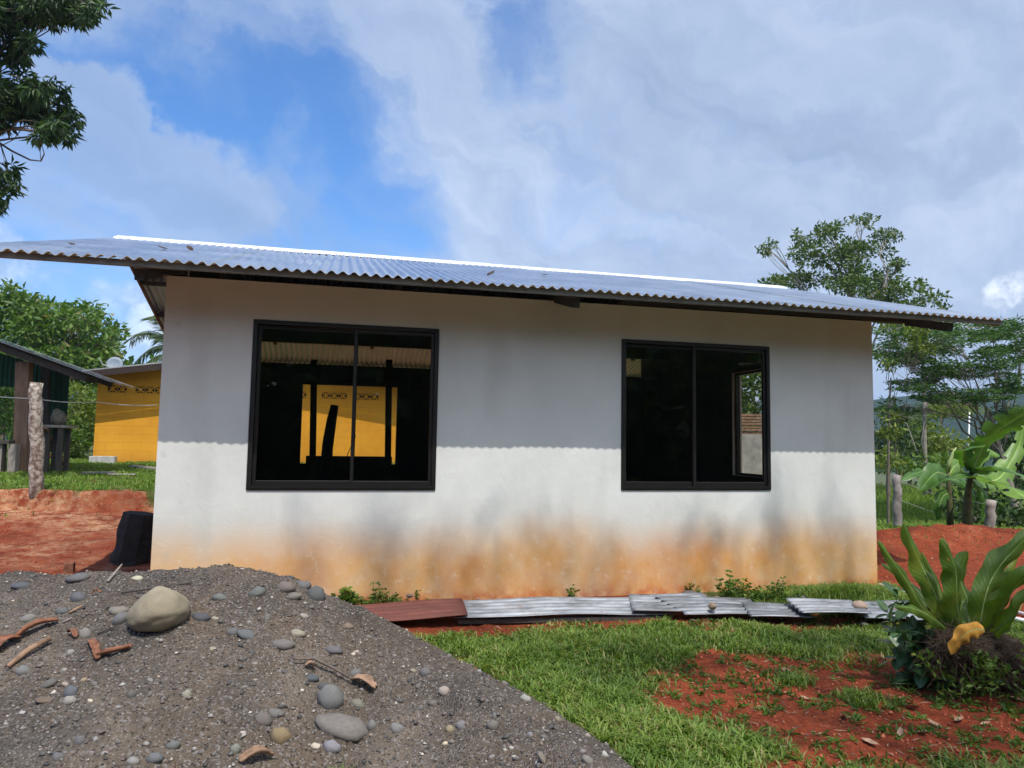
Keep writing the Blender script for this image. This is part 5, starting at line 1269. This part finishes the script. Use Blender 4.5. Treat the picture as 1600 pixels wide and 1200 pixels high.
# boulder
b = MB(); V, F = blobmesh((0, 0, 0), (1, 1, 1), 40, 28, .10, 1.0, 3)
V = [(x * (1 - .25 * max(0, z)) + .18 * z * (1 if x < 0 else .6) * abs(x) - .0, y, z * (1.05 if z > 0 else .8)) for x, y, z in V]
b.add(V, F); bo = b.build('boulder', M['boulder'], smooth=True); p_, k = on_sand(238, 996); D = (p_ - CAM) @ CF
bo.scale = (48 / FPX * D, 44 / FPX * D, 37 / FPX * D); bo.rotation_euler = (0, R_(-6), R_(-10)); bo.location = (p_[0], p_[1] + .09, p_[2] + 31 / FPX * D); tag(bo, 'big smooth tan boulder sitting on top of the sand heap', 'boulder')
W_ = (1.0, 1.0, 1.0)
ST = [(516, 1093, 20, 19, 0, (1.3, 1.35, 1.4), 'rounded blue grey stone below the twig'), (536, 1139, 42, 15, R_(14), (1.05, 1.05, 1.05), 'long flat grey stone, largest of the lower heap'),
      (437, 1154, 16, 13, R_(25), (1.8, 1.35, .8), 'tan egg shaped stone at the bottom middle of the heap'), (470, 1115, 0, 0, 0, W_, ''),
      (446, 919, 14, 10, R_(5), (1.0, .9, .9), 'purplish grey stone at the heap shoulder'), (458, 933, 13, 6, R_(-10), (1.0, 1.0, .95), 'flat stone just under the purplish one at the shoulder'),
      (475, 915, 11, 7, R_(5), (.8, .8, .85), 'dark stone right of the shoulder pair'), (494, 930, 14, 13, R_(10), (.9, .95, 1.0), 'dark bluish stone at the right end of the shoulder'),
      (401, 927, 13, 8, R_(-20), (.9, 1.0, 1.0), 'slanted greenish grey stone near the crest'), (441, 1011, 18, 8, R_(3), (.95, .95, 1.0), 'flat dark grey stone above the twig'),
      (464, 992, 13, 6, R_(5), (.9, .95, .95), 'small flat stone above the flat dark grey one'), (186, 973, 12, 0, 0, W_, ''), (187, 970, 15, 9, R_(-35), (.9, .95, 1.05), 'blue grey wedge stone touching the boulder'),
      (184, 957, 14, 7, R_(0), (1.3, 1.3, 1.2), 'rounded pale stone left of the boulder'), (131, 992, 9, 9, 0, (1.3, 1.35, 1.35), 'small round pale grey stone left of the bark curl'),
      (213, 905, 9, 4, 0, (1.8, 1.8, 1.5), 'flat whitish stone near the crest above the boulder'), (40, 969, 12, 7, R_(-15), (1.2, 1.25, 1.3), 'pale grey stone right of centre in the upper left heap'),
      (108, 1085, 11, 9, R_(60), (.8, .9, 1.1), 'dark blue upper one of two touching stones'), (106, 1098, 10, 8, 0, (1.2, 1.2, 1.2), 'grey lower one of two touching stones'),
      (32, 1050, 11, 8, 0, (1.7, 1.75, 1.85), 'white rounded pebble below the pink stick'), (108, 1022, 6, 5, 0, (1.9, 1.9, 2.0), 'bright small pebble below the bark curl'),
      (68, 1097, 16, 4, R_(0), (1.3, 1.0, .8), 'thin flat tan stone in the lower left heap'), (72, 1074, 14, 6, R_(-25), (.9, .9, .9), 'long slanted grey stone above the thin tan one'),
      (555, 1056, 10, 9, R_(0), (1.3, 1.3, 1.3), 'pale stone right of the twig above the dry leaf'), (485, 1062, 13, 6, R_(5), (.6, .7, .8), 'dark blue slate stone under the twig'),
      (505, 1075, 10, 7, R_(-10), (.6, .65, .7), 'dark stone touching the blue grey rounded one'), (559, 1103, 12, 7, R_(30), (1.1, 1.15, 1.05), 'greenish stone right of the rounded blue grey stone'),
      (430, 1120, 12, 7, R_(15), (1.0, 1.05, 1.1), 'flat grey stone left of the long flat one'), (410, 1128, 14, 10, R_(10), (.9, .85, .85), 'brownish stone with a pale pebble on it'),
      (413, 1132, 6, 5, R_(40), (1.8, 1.75, 1.7), 'pale pebble resting against a brownish stone'), (366, 1176, 8, 8, 0, (1.7, 1.8, 1.6), 'round whitish pebble near the bottom edge'),
      (519, 1172, 14, 9, R_(15), (1.4, 1.45, 1.7), 'pale bluish stone below the long flat one'), (494, 1171, 9, 5, R_(15), (1.7, 1.65, 1.6), 'small cream pebble left of the pale bluish stone'),
      (581, 1137, 8, 8, 0, (1.3, 1.3, 1.3), 'pale pebble at the right tip of the long flat stone'), (621, 1142, 11, 8, R_(20), (1.4, 1.4, 1.45), 'angular pale stone right of the long flat one'),
      (704, 1143, 7, 6, 0, (1.6, 1.5, 1.1), 'yellowish pebble in the middle of the lower heap'), (722, 1138, 8, 7, 0, (1.2, 1.25, 1.4), 'bluish pebble beside the yellowish one'),
      (771, 1138, 10, 8, 0, (1.1, 1.05, 1.0), 'round grey brown stone low on the right flank'), (775, 1124, 5, 6, 0, (1.4, 1.4, 1.3), 'small pebble just above the round grey brown stone'),
      (823, 1097, 9, 6, R_(20), (1.0, 1.1, 1.2), 'bluish stone at the right rim of the heap'), (873, 1127, 7, 5, R_(20), (1.5, 1.4, 1.1), 'pale yellow pebble near the right rim'),
      (850, 1190, 5, 12, R_(-35), (1.3, 1.25, 1.1), 'long pale pebble pointing down the right flank'), (922, 1192, 11, 6, R_(30), (1.5, 1.45, 1.35), 'whitish oblong pebble at the lower right toe'),
      (695, 1083, 9, 7, R_(15), (1.2, 1.1, 1.1), 'pinkish grey stone on the right flank'), (677, 1102, 8, 5, R_(10), (1.2, 1.05, 1.0), 'small reddish stone on the right flank'),
      (665, 1053, 9, 7, R_(10), (.9, .9, 1.0), 'grey stone high on the right flank'), (521, 1019, 14, 7, R_(10), (1.05, 1.0, 1.1), 'purplish flat stone on the upper right slope'),
      (543, 981, 9, 5, 0, (1.5, 1.2, 1.0), 'tan flat pebble on the upper right slope'), (475, 965, 7, 4, R_(20), (1.9, 1.85, 1.7), 'cream oval pebble below the shoulder stones'),
      (417, 968, 5, 8, R_(10), (1.4, 1.35, 1.25), 'upright pale pebble below the crest'), (120, 905, 18, 7, R_(-8), (.8, .85, .95), 'bluish dark stone on the left part of the crest'),
      (30, 917, 16, 6, 0, (.8, .9, 1.05), 'dark bluish stone at the far left crest'), (120, 935, 12, 8, R_(15), (.8, .85, 1.0), 'slate coloured stone above the bark strips'),
      (95, 957, 10, 7, 0, (.9, .95, 1.0), 'grey stone right of the bark strips'), (342, 935, 12, 6, R_(10), (.9, 1.0, 1.0), 'flat greenish stone near the crest centre'),
      (313, 966, 14, 7, R_(10), (.5, .55, .7), 'dark slate stone right of the boulder'), (385, 995, 16, 7, R_(15), (.9, 1.0, 1.1), 'bluish flat stone right of the boulder slope'),
      (363, 990, 10, 6, 0, (.8, .85, .95), 'dark flat stone beside the bluish flat one'), (268, 1168, 11, 7, R_(-10), (1.3, 1.35, 1.4), 'pale stone near the bottom centre left'),
      (122, 1163, 9, 8, R_(40), (1.1, 1.1, 1.2), 'grey pebble in the lower left corner area'), (240, 1190, 12, 9, 0, (1.0, 1.1, 1.2), 'blue grey stone cut by the bottom edge'),
      (205, 1193, 10, 6, R_(10), (1.8, 1.85, 1.9), 'white pebble at the bottom edge'), (88, 1188, 9, 7, R_(20), (.9, .9, 1.0), 'small grey stone at the bottom left edge'),
      (228, 1131, 7, 5, 0, (1.1, 1.0, .9), 'small brown grey stone in the lower middle left'), (290, 1090, 7, 7, 0, (1.0, 1.05, 1.0), 'round grey pebble in the middle of the heap'),
      (203, 1089, 7, 7, 0, (1.0, 1.0, .95), 'dull grey pebble left of the heap middle'), (168, 1195, 0, 0, 0, W_, '')]
occ = []
for k, (u, v, ru, rv, rot, col, lb) in enumerate(ST):
    if not lb: continue
    stone(u, v, ru * 1.05, rv * 1.05, rot, col, lb, k); occ.append((u, v))
pr = np.random.default_rng(77); cnt = 0; pebs = []
for k in range(900):
    if cnt >= 170: break
    u = pr.uniform(0, 960); v = pr.uniform(900, 1198)
    if any(abs(u - a) < 16 and abs(v - c) < 12 for a, c in occ) or (190 < u < 300 and 915 < v < 1000): continue
    s_ = pr.uniform(2.2, 4.6) * (.7 if v < 960 else 1); p_, kk_ = on_sand(u, v)
    if p_ is None or p_[2] < gnd(p_[0], p_[1]) + .02: continue
    if sandz1(p_[0], p_[1]) < gnd(p_[0], p_[1]) + .02: continue
    g_ = pr.choice([.7, .9, 1.1, 1.4, 1.8]); stone(u, v, s_ * pr.uniform(1, 1.6), s_ * pr.uniform(.6, 1.0), pr.uniform(-.5, .5), (g_ * pr.uniform(.95, 1.15), g_, g_ * pr.uniform(.9, 1.1)), 'small river pebble half sunk in the sand heap', k, name='pebble', group='pebbles on the sand heap', cat='pebble', mesh=SA[k % 6] if k % 3 else None); cnt += 1
# rubble by the wall and yard stones
for k, (u, v, ru, rv, col, lb) in enumerate(((694, 932, 12, 7, (1.4, 1.5, 1.7), 'grey blue stone against the wall foot behind the rusty sheet'), (712, 940, 16, 4, (1, .85, .7), 'flat brown stone at the wall foot'), (745, 935, 6, 4, (1.3, 1.3, 1.3), 'small stone between wall and long sheet'),
    (1078, 928, 14, 7, (.8, .75, .75), 'dark rubble lump at the wall foot by the weeds'), (1098, 932, 9, 5, (1.3, 1.1, 1.0), 'pinkish rubble piece right of the dark lump'), (1120, 935, 7, 4, (1.6, 1.3, 1.1), 'small tan rubble piece in front of the weeds'), (1250, 935, 14, 8, (.9, .85, .9), 'grey stone among the weeds at the wall'),
    (1344, 962, 14, 8, (2.3, 1.8, 1.5), 'pinkish stone lying on the corrugated sheets'), (1113, 964, 7, 5, (1.5, 1.2, .9), 'small brown stone on the front edge of the sheets'), (640, 948, 6, 3, (1.1, .8, .7), 'small brown stone on the rusty sheet'), (1562, 900, 10, 8, (1.6, 1.3, 1.0), 'pale stone beside the strap leaves on the mound'), (1350, 975, 7, 4, (1.4, 1.3, 1.2), 'small pale stone below the pinkish one'))):
    p_ = gp(u, v + rv); D = (p_ - CAM) @ CF; o = lk(bpy.data.objects.new('stone', SM[k % 7])); a = ru / FPX * D; c = rv / FPX * D
    on_sheet = 'sheet' in lb and 'behind' not in lb and 'between' not in lb
    o.scale = (a, a * .8, c); o.location = (p_[0], p_[1], p_[2] + c * .7 + (.08 if on_sheet else 0)); o.color = (*col, 1); o.rotation_euler = (0, 0, k); tag(o, lb, 'stone', 'stones at the wall foot')
# bark strips, sticks, dry leaves on the heap
def bark(u0, v0, u1, v1, w_, m, label, curl=1.0, lift=.015, name='bark_strip', seed=0, arch=.02):
    a, _ = on_sand(u0, v0); c, _ = on_sand(u1, v1); r = np.random.default_rng(seed)
    if a is None or c is None: return
    base = (a + c) / 2; d = Vector(c - a); L_ = d.length; d.normalize(); sd = d.cross(Vector((0, 0, 1))).normalized(); up = sd.cross(d); n, mm = 14, 6; V = []
    for i in range(n + 1):
        k = i / n; hw = w_ / 2 * (.35 + .65 * math.sin(math.pi * (k * .8 + .12)) ** .6) * r.uniform(.8, 1.2)
        for j in range(mm + 1):
            q = j / mm * 2 - 1; an = q * curl * 1.2
            V.append(tuple(Vector(a - base) + d * (L_ * k + r.uniform(-.004, .004)) + sd * (math.sin(an) / max(.3, curl) * hw) + up * ((1 - math.cos(an)) * hw * .9 + lift + arch * math.sin(math.pi * k))))
    F = [(i * (mm + 1) + j, i * (mm + 1) + j + 1, (i + 1) * (mm + 1) + j + 1, (i + 1) * (mm + 1) + j) for i in range(n) for j in range(mm)]
    o = mesh_np(name, V, F, m, smooth=True); s_ = o.modifiers.new('s', 'SOLIDIFY'); s_.thickness = .005; o.location = tuple(base); return tag(o, label, 'bark')
bark(26, 1002, 92, 975, .045, M['bark_red'], 'curled red brown bark strip at the left of the heap', 1.2, seed=1)
bark(-12, 1022, 28, 1000, .07, M['bark_red'], 'wide reddish bark piece at the left edge', .8, seed=2)
bark(140, 1005, 152, 1034, .03, M['bark_red'], 'short upright orange bark sliver below the boulder', 1.0, seed=3)
bark(148, 1032, 205, 1016, .035, M['bark_red'], 'curled red bark piece below the boulder', 1.3, seed=4, arch=.0)
bark(108, 992, 118, 1000, .025, M['bark_red'], 'tiny red bark chip beside the round stone', 1.0, seed=5)
bark(374, 1200, 425, 1188, .04, M['bark_tan'], 'orange brown bark piece at the bottom edge of the heap', 1.3, seed=6)
bark(548, 1067, 584, 1084, .055, M['bark_tan'], 'crumpled orange dry leaf at the end of the twig', .9, name='dry_leaf', seed=7, lift=.02)
bark(474, 1047, 490, 1050, .02, M['bark_tan'], 'small orange chip under the twig', .9, seed=8)
bark(143, 933, 158, 930, .012, M['bark_red'], 'tiny red chip high on the heap', .8, seed=9)
def sand_stick(pts, rad, m, label, cat='stick'):
    P_ = []
    for u, v, l_ in pts:
        q, _ = on_sand(u, v)
        if q is None or q[1] > -.9: q = P_[-1] + np.array([.06, .02, .0])
        P_.append(q + np.array([0, 0, l_]))
    return stick(P_, rad, m, label, 'stick', cat)
sand_stick([(12, 1049, .02), (45, 1026, .03), (78, 1008, .03)], [.010, .014, .012], M['bark_tan'], 'thick pinkish stick at the left of the heap')
sand_stick([(450, 1034, .02), (462, 1041, .03), (490, 1043, .04), (520, 1060, .04), (546, 1071, .03)], [.003, .004, .007, .007, .005], M['twig'], 'thin curved dark twig with a dry leaf at its end')
sand_stick([(168, 912, .01), (180, 900, .02), (190, 896, .05)], [.008, .007, .004], M['wood_grey'], 'pale grey stick sticking up over the crest')
sand_stick([(190, 930, .01), (240, 924, .015), (300, 914, .01)], [.004, .004, .003], M['wood_dark'], 'long thin dark twig behind the boulder')
sand_stick([(108, 961, .01), (128, 953, .015)], [.006, .005], M['bark_tan'], 'short tan stick above the bark strip')
sand_stick([(96, 978, .01), (112, 970, .015)], [.004, .004], M['wood_grey'], 'short whitish stick near the bark strip end')
sand_stick([(152, 995, .01), (182, 983, .015)], [.004, .003], M['wood_dark'], 'thin dark stick left of the boulder foot')
# dry leaves in the yard and on the roof
DL = MB()
lv = [(-.5, 0, 0), (-.2, .2, .03), (.2, .18, .02), (.5, 0, .10), (.2, -.16, .05), (-.2, -.2, .06), (0, 0, -.03)]
DL.add(lv, [(6, 0, 1), (6, 1, 2), (6, 2, 3), (6, 3, 4), (6, 4, 5), (6, 5, 0)])
dl0 = None
def dry(u, v, size, label, z=None, col=(1, 1, 1), group='fallen leaves in the yard', pos=None):
    global dl0
    p_ = pos if pos is not None else gp(u, v)
    if dl0 is None: o = DL.build('dry_leaf', M['dryleaf']); dl0 = o
    else: o = lk(dl0.copy())
    s_ = size; o.scale = (s_, s_, s_); o.location = (p_[0], p_[1], p_[2] + .012); o.rotation_euler = (random.uniform(-.3, .3), random.uniform(-.3, .3), random.uniform(0, 6)); return tag(o, label, 'leaf', group)
for u, v, s_, lb in ((1228, 1051, .10, 'long pale dry leaf on the bare red soil'), (1425, 1112, .10, 'pinkish dry leaf below the glossy shrub'), (1442, 1148, .08, 'yellowish fallen leaf at the lower right'), (1407, 1152, .07, 'pale upright leaf at the lower right, left of the yellowish one'),
                     (1360, 1165, .09, 'flat grey brown leaf near the bottom right'), (1318, 1125, .08, 'curled pale leaf on the soil below the bare patch'), (1460, 1138, .07, 'small grey leaf right of the yellowish leaf'), (1590, 1098, .08, 'yellow green leaf at the right edge'),
                     (1498, 1130, .07, 'whitish curled leaf in the lower right soil'), (1258, 1095, .06, 'small tan leaf near the bare patch'), (1345, 1135, .06, 'narrow twiggy leaf in the thin grass'), (1540, 1135, .05, 'tiny pale leaf at the lower right edge')): dry(u, v, s_, lb)
for k, (x, yy) in enumerate(((-1.95, .1), (-1.45, .6), (-1.30, .9), (1.25, .3), (1.9, .9))):
    rl_ = ['leftmost dry leaf on the zinc roof, near the gable edge', 'dry leaf on the roof just above the left wall corner', 'dry leaf on the roof closest to the left end of the ridge', 'dry leaf on the roof above the gap between the windows', 'dry leaf under the ridge near the middle of the roof'][k]
    z = RZ - abs(yy - RY) * SL + .018; dry(0, 0, .11, rl_, group='dry leaves on the roof', pos=(x, yy, z))

# ------------------------------------------------------------------ grass, weeds, tall grass
def blades(X, Y, Zf, H, Wd, lean=.5, col=None, name='grass', m=None, label='', bend=.6, parent=None):
    n = len(X); Z = Zf(X, Y); a = rng.uniform(0, 2 * np.pi, n); dx, dy = np.cos(a), np.sin(a); b_ = a + rng.uniform(.9, 2.2, n)
    wx, wy = np.cos(b_) * Wd / 2, np.sin(b_) * Wd / 2; ln = H * lean * rng.uniform(.3, 1.4, n)
    V = np.empty((n, 5, 3)); 
    V[:, 0] = np.stack([X - wx, Y - wy, Z - .005], -1); V[:, 1] = np.stack([X + wx, Y + wy, Z - .005], -1)
    mx_, my_ = X + dx * ln * .4, Y + dy * ln * .4
    V[:, 2] = np.stack([mx_ - wx * .8, my_ - wy * .8, Z + H * .65], -1); V[:, 3] = np.stack([mx_ + wx * .8, my_ + wy * .8, Z + H * .65], -1)
    V[:, 4] = np.stack([X + dx * ln, Y + dy * ln, Z + H * (1 - bend * rng.random(n) * .6)], -1)
    i = np.arange(n) * 5; F = np.concatenate([np.stack([i, i + 1, i + 3], -1), np.stack([i, i + 3, i + 2], -1), np.stack([i + 2, i + 3, i + 4], -1)])
    if col is None: col = rng.random(n)
    o = mesh_np(name, V.reshape(-1, 3), F, m or M['grass'], parent, {'rnd': np.repeat(col, 5)})
    return struct(tag(o, label, 'grass'), 'stuff')
def scatter(n, x0, x1, y0, y1, thr, pw=1.0, excl=None):
    X = rng.uniform(x0, x1, n); Y = rng.uniform(y0, y1, n); g = grass_mask(X, Y)
    ok = rng.random(n) < np.clip((g - thr + .12 * rng.normal(size=n)) / (1 - thr) * 1.4, 0, 1) ** pw * (.35 + .65 * sstep(.35, .6, fbm(X, Y, 7, 71)))
    if excl is not None: ok &= ~excl(X, Y)
    return X[ok], Y[ok]
inh = lambda X, Y: ((X > XL - .03) & (X < XR + .03) & (Y > -.02) & (Y < 5.1)) | ((Y > -1.0) & (Y < -.05) & (X > -1.4) & (X < 3.5) & (Y > -.78 - .0 * X)) | (np.array([sandz1(a, c) for a, c in zip(X, Y)]) > gz(X, Y) + .01)
X, Y = scatter(380000, -1.2, 6.0, -4.6, 0.0, .30, 1.0, inh)
H = .024 * rng.uniform(.5, 1.7, len(X)) * (.5 + grass_mask(X, Y)) * (.35 + 1.4 * fbm(X, Y, 4, 60))
col = np.clip(.40 + 1.0 * (fbm(X, Y, 2.6, 50) - .42) + .20 * rng.normal(size=len(X)) , 0, .95); dead = rng.random(len(X)) < .05 + .20 * (grass_mask(X, Y) < .55); col = np.where(dead, 1.0, col)
blades(X, Y, gz, H, .0085, 1.3, col, label='bright green trodden grass in front of the white house')
X, Y = scatter(130000, -14, -1.35, 4.8, 14.5, .3, 1.0, inh); H = .045 * rng.uniform(.6, 1.4, len(X))
blades(X, Y, gz, H, .016, .9, m=M['tallgrass'], col=np.clip(.45 + .22 * rng.normal(size=len(X)) + .3 * (fbm(X, Y, 1.1, 51) - .5), 0, 1), label='sunlit grass on the terrace left of the house')
X, Y = scatter(40000, -1.3, 3, 5.2, 13.2, .3, 1.0); blades(X, Y, gz, .08 * rng.uniform(.6, 1.4, len(X)), .016, .7, label='grass behind the white house')
X, Y = scatter(260000, 5.0, 20, 2.0, 15, .30, .6)
tall = .08 + .42 * sstep(5.0, 9.0, Y - .15 * (X - 5))
blades(X, Y, gz, tall * rng.uniform(.5, 1.3, len(X)), .018 + .014 * tall, .6, np.clip(.55 + .25 * rng.normal(size=len(X)) + .5 * (fbm(X, Y, .8, 52) - .5), 0, 1), m=M['tallgrass'], label='tall bright green grass on the slope right of the house', name='tall_grass')
X = rng.uniform(5.2, 9, 700); Y = rng.uniform(-1.8, 1.6, 700); blades(X, Y, gz, .04 * rng.uniform(.5, 1.5, 700), .008, .8, label='sparse grass sprigs on the red mound', name='grass_sprigs')
def weed(u, v, hpx, wpx, n, leaf, label, Lf=.03, y=None, mt='leaf_weed'):
    p_ = gp(u, v); D = (p_ - CAM) @ CF; hh = 1.35 * hpx / FPX * D; ww = 1.1 * wpx / FPX * D; n = int(n * 1.6); Lf *= 1.15
    o = thing('weed', label, 'weed', tuple(p_), 'weeds at the foot of the wall'); b = MB(); C = []; A = []
    for k in range(n):
        x = rng.uniform(-ww, ww); e = np.array([x + rng.normal() * .03, rng.uniform(-.09, .05), hh * rng.uniform(.35, 1.0) * (1 - .4 * abs(x / ww))]); s_ = np.array([x * .8, rng.uniform(-.06, .04), -.01])
        ax = bez(s_, (s_ + e) / 2 + rng.normal(size=3) * .015, e, 6); b.tube(ax, np.linspace(.0022, .001, 6), 3, cap=False)
        for i in range(1, 6):
            for q in range(leaf): C.append(ax[i] + rng.normal(size=3) * .004); a_ = rng.uniform(0, 6.28); A.append(np.array([math.cos(a_), math.sin(a_) - .2, rng.uniform(-.2, .7)]))
    C = np.array(C); V, F, rr = leaf_mesh(C, np.array(A), Lf * rng.uniform(.5, 1.3, len(C)), Lf * .55, rng.random(len(C)), .08)
    b.build('stems', M['bstem'], o); mesh_np('leaves', V, F, M[mt], o, {'rnd': rr})
for a in ((535, 948, 22, 14, 7, 3, 'pair of round leaved weeds at the heap shoulder', .055), (565, 950, 16, 16, 9, 3, 'low spreading weed left on the rusty sheet', .03), (592, 950, 34, 12, 7, 4, 'upright fine leaved weed behind the rusty sheet', .028), (620, 948, 16, 18, 10, 3, 'low weed tuft right of the upright one', .026), (658, 944, 18, 6, 3, 3, 'single thin sprig at the right end of the rusty sheet', .025),
          (886, 934, 18, 7, 4, 3, 'tiny lone weed against the wall above the long sheet', .03), (1080, 928, 14, 8, 4, 3, 'small sprig by the dark rubble lump', .028), (1138, 938, 40, 14, 9, 4, 'tall leafy weed leaning on the wall, left end of the patch', .035), (1165, 944, 34, 14, 9, 4, 'leafy weed right of the tall one', .032), (1190, 945, 26, 16, 10, 4, 'broad low weed in the middle of the patch', .032),
          (1212, 946, 42, 12, 8, 4, 'thin upright weed in the right half of the patch', .032), (1240, 948, 16, 22, 14, 4, 'dark creeping weed beside the grey stone', .028), (1180, 955, 10, 34, 22, 4, 'flat creeping weed mat edging the sheets', .026)): weed(*a)
for u, v, w_, n, hh, lb in ((1290, 945, 42, 1500, .11, 'grass tuft at the wall foot left of the corner'), (1335, 943, 38, 1500, .15, 'tallest grass tuft against the wall near the corner'), (1225, 952, 50, 900, .07, 'short grass fringe along the weeds'), (1372, 955, 26, 700, .07, 'grass tuft at the house corner')):
    p_ = gp(u, v); D = (p_ - CAM) @ CF; X = p_[0] + rng.normal(size=n) * w_ / FPX * D * .45; Y = np.minimum(p_[1] + .10 + rng.normal(size=n) * .07, -.02); blades(X, Y, gz, hh * rng.uniform(.4, 1.2, n), .006, .7, m=M['grass'], label=lb, name='grass_tuft')
# small scrub tufts on the bare soil
for u, v, lb in ((1345, 1098, 'dark green grass tuft isolated on the red soil'), (1240, 1068, 'small pale grass tuft beside the long dry leaf')):
    p_ = gp(u, v); n = 500; X = p_[0] + rng.normal(size=n) * .05; Y = p_[1] + rng.normal(size=n) * .045; blades(X, Y, gz, .05 * rng.uniform(.4, 1.3, n), .006, 1.0, m=M['grass'], label=lb, name='grass_tuft')
# loose weed sprigs scattered over the thin and bare patches
n = 1900; X0 = rng.uniform(.6, 4.6, n); Y0 = rng.uniform(-3.9, -.9, n); gq = grass_mask(X0, Y0); ok = ((gq < .62) & (fbm(X0, Y0, 1.6, 81) > .42)) | (rng.random(len(gq)) < .5) & ~inh(X0, Y0); X0, Y0 = X0[ok], Y0[ok]
k = 9; X = np.repeat(X0, k) + rng.normal(size=len(X0) * k) * .012; Y = np.repeat(Y0, k) + rng.normal(size=len(X0) * k) * .012
A = rng.normal(size=(len(X), 3)) + np.array([0, 0, .35]); A[:, 2] = np.abs(A[:, 2]) * .5
V, F, rr = leaf_mesh(np.stack([X, Y, gz(X, Y) + .004], -1), A, np.repeat(rng.uniform(.018, .055, len(X0)), k) * rng.uniform(.6, 1.2, len(X)), .010, np.clip(np.repeat(rng.random(len(X0)), k) * .8 + .1 * rng.normal(size=len(X)), 0, .95))
struct(tag(mesh_np('weed_sprigs', V, F, M['leaf_weed'], None, {'rnd': rr}), 'tiny weed sprigs sprinkled over the bare red soil', 'weeds'), 'stuff')
# straw and leaf litter
n = 1500; X = rng.uniform(.5, 4.8, n); Y = rng.uniform(-3.9, -.8, n); ok = (grass_mask(X, Y) < .7) & ~inh(X, Y); X, Y = X[ok], Y[ok]; A = rng.normal(size=(len(X), 3)); A[:, 2] *= .12
V, F, rr = leaf_mesh(np.stack([X, Y, gz(X, Y) + .006], -1), A, rng.uniform(.015, .07, len(X)), .006, rng.random(len(X)), .05)
struct(tag(mesh_np('litter', V, F, M['dryleaf'], None, {'rnd': rr}), 'dry straw and leaf bits lying on the soil', 'litter'), 'stuff')
# soil crumbs
N = 9000; X = np.concatenate([rng.uniform(.5, 5.5, N), rng.uniform(4.9, 10, N), rng.uniform(-8, -1.3, N)]); Y = np.concatenate([rng.uniform(-4, -.8, N), rng.uniform(-1.5, 3, N), rng.uniform(1, 6, N)])
g = grass_mask(X, Y); ok = (g < .5) & ~inh(X, Y); X, Y = X[ok], Y[ok]; n = len(X); s_ = .0035 * np.exp(rng.normal(size=n) * .6); s_ = np.clip(s_, .0015, .014)
jit = oct_[None] * (1 + .3 * rng.normal(size=(n, 6, 3)).clip(-1, 1)); V = jit * s_[:, None, None] + np.stack([X, Y, gz(X, Y) + s_ * .3], -1)[:, None]
def _crumb(t, p):
    a = t.new('ShaderNodeAttribute', attribute_name='rnd'); t.link(t.ramp(a.outputs['Fac'], [(0, (.16, .035, .018)), (.6, (.38, .085, .04)), (.93, (.42, .13, .06)), (1, (.42, .27, .18))]), p.inputs['Base Color']); p.inputs['Roughness'].default_value = .95
struct(tag(mesh_np('soil_crumbs', V.reshape(-1, 3), (np.arange(n)[:, None, None] * 6 + of[None]).reshape(-1, 3), mat('crumbs', _crumb), None, {'rnd': np.repeat(rng.random(n), 6)}), 'loose crumbs of red soil over the bare ground', 'soil'), 'stuff')
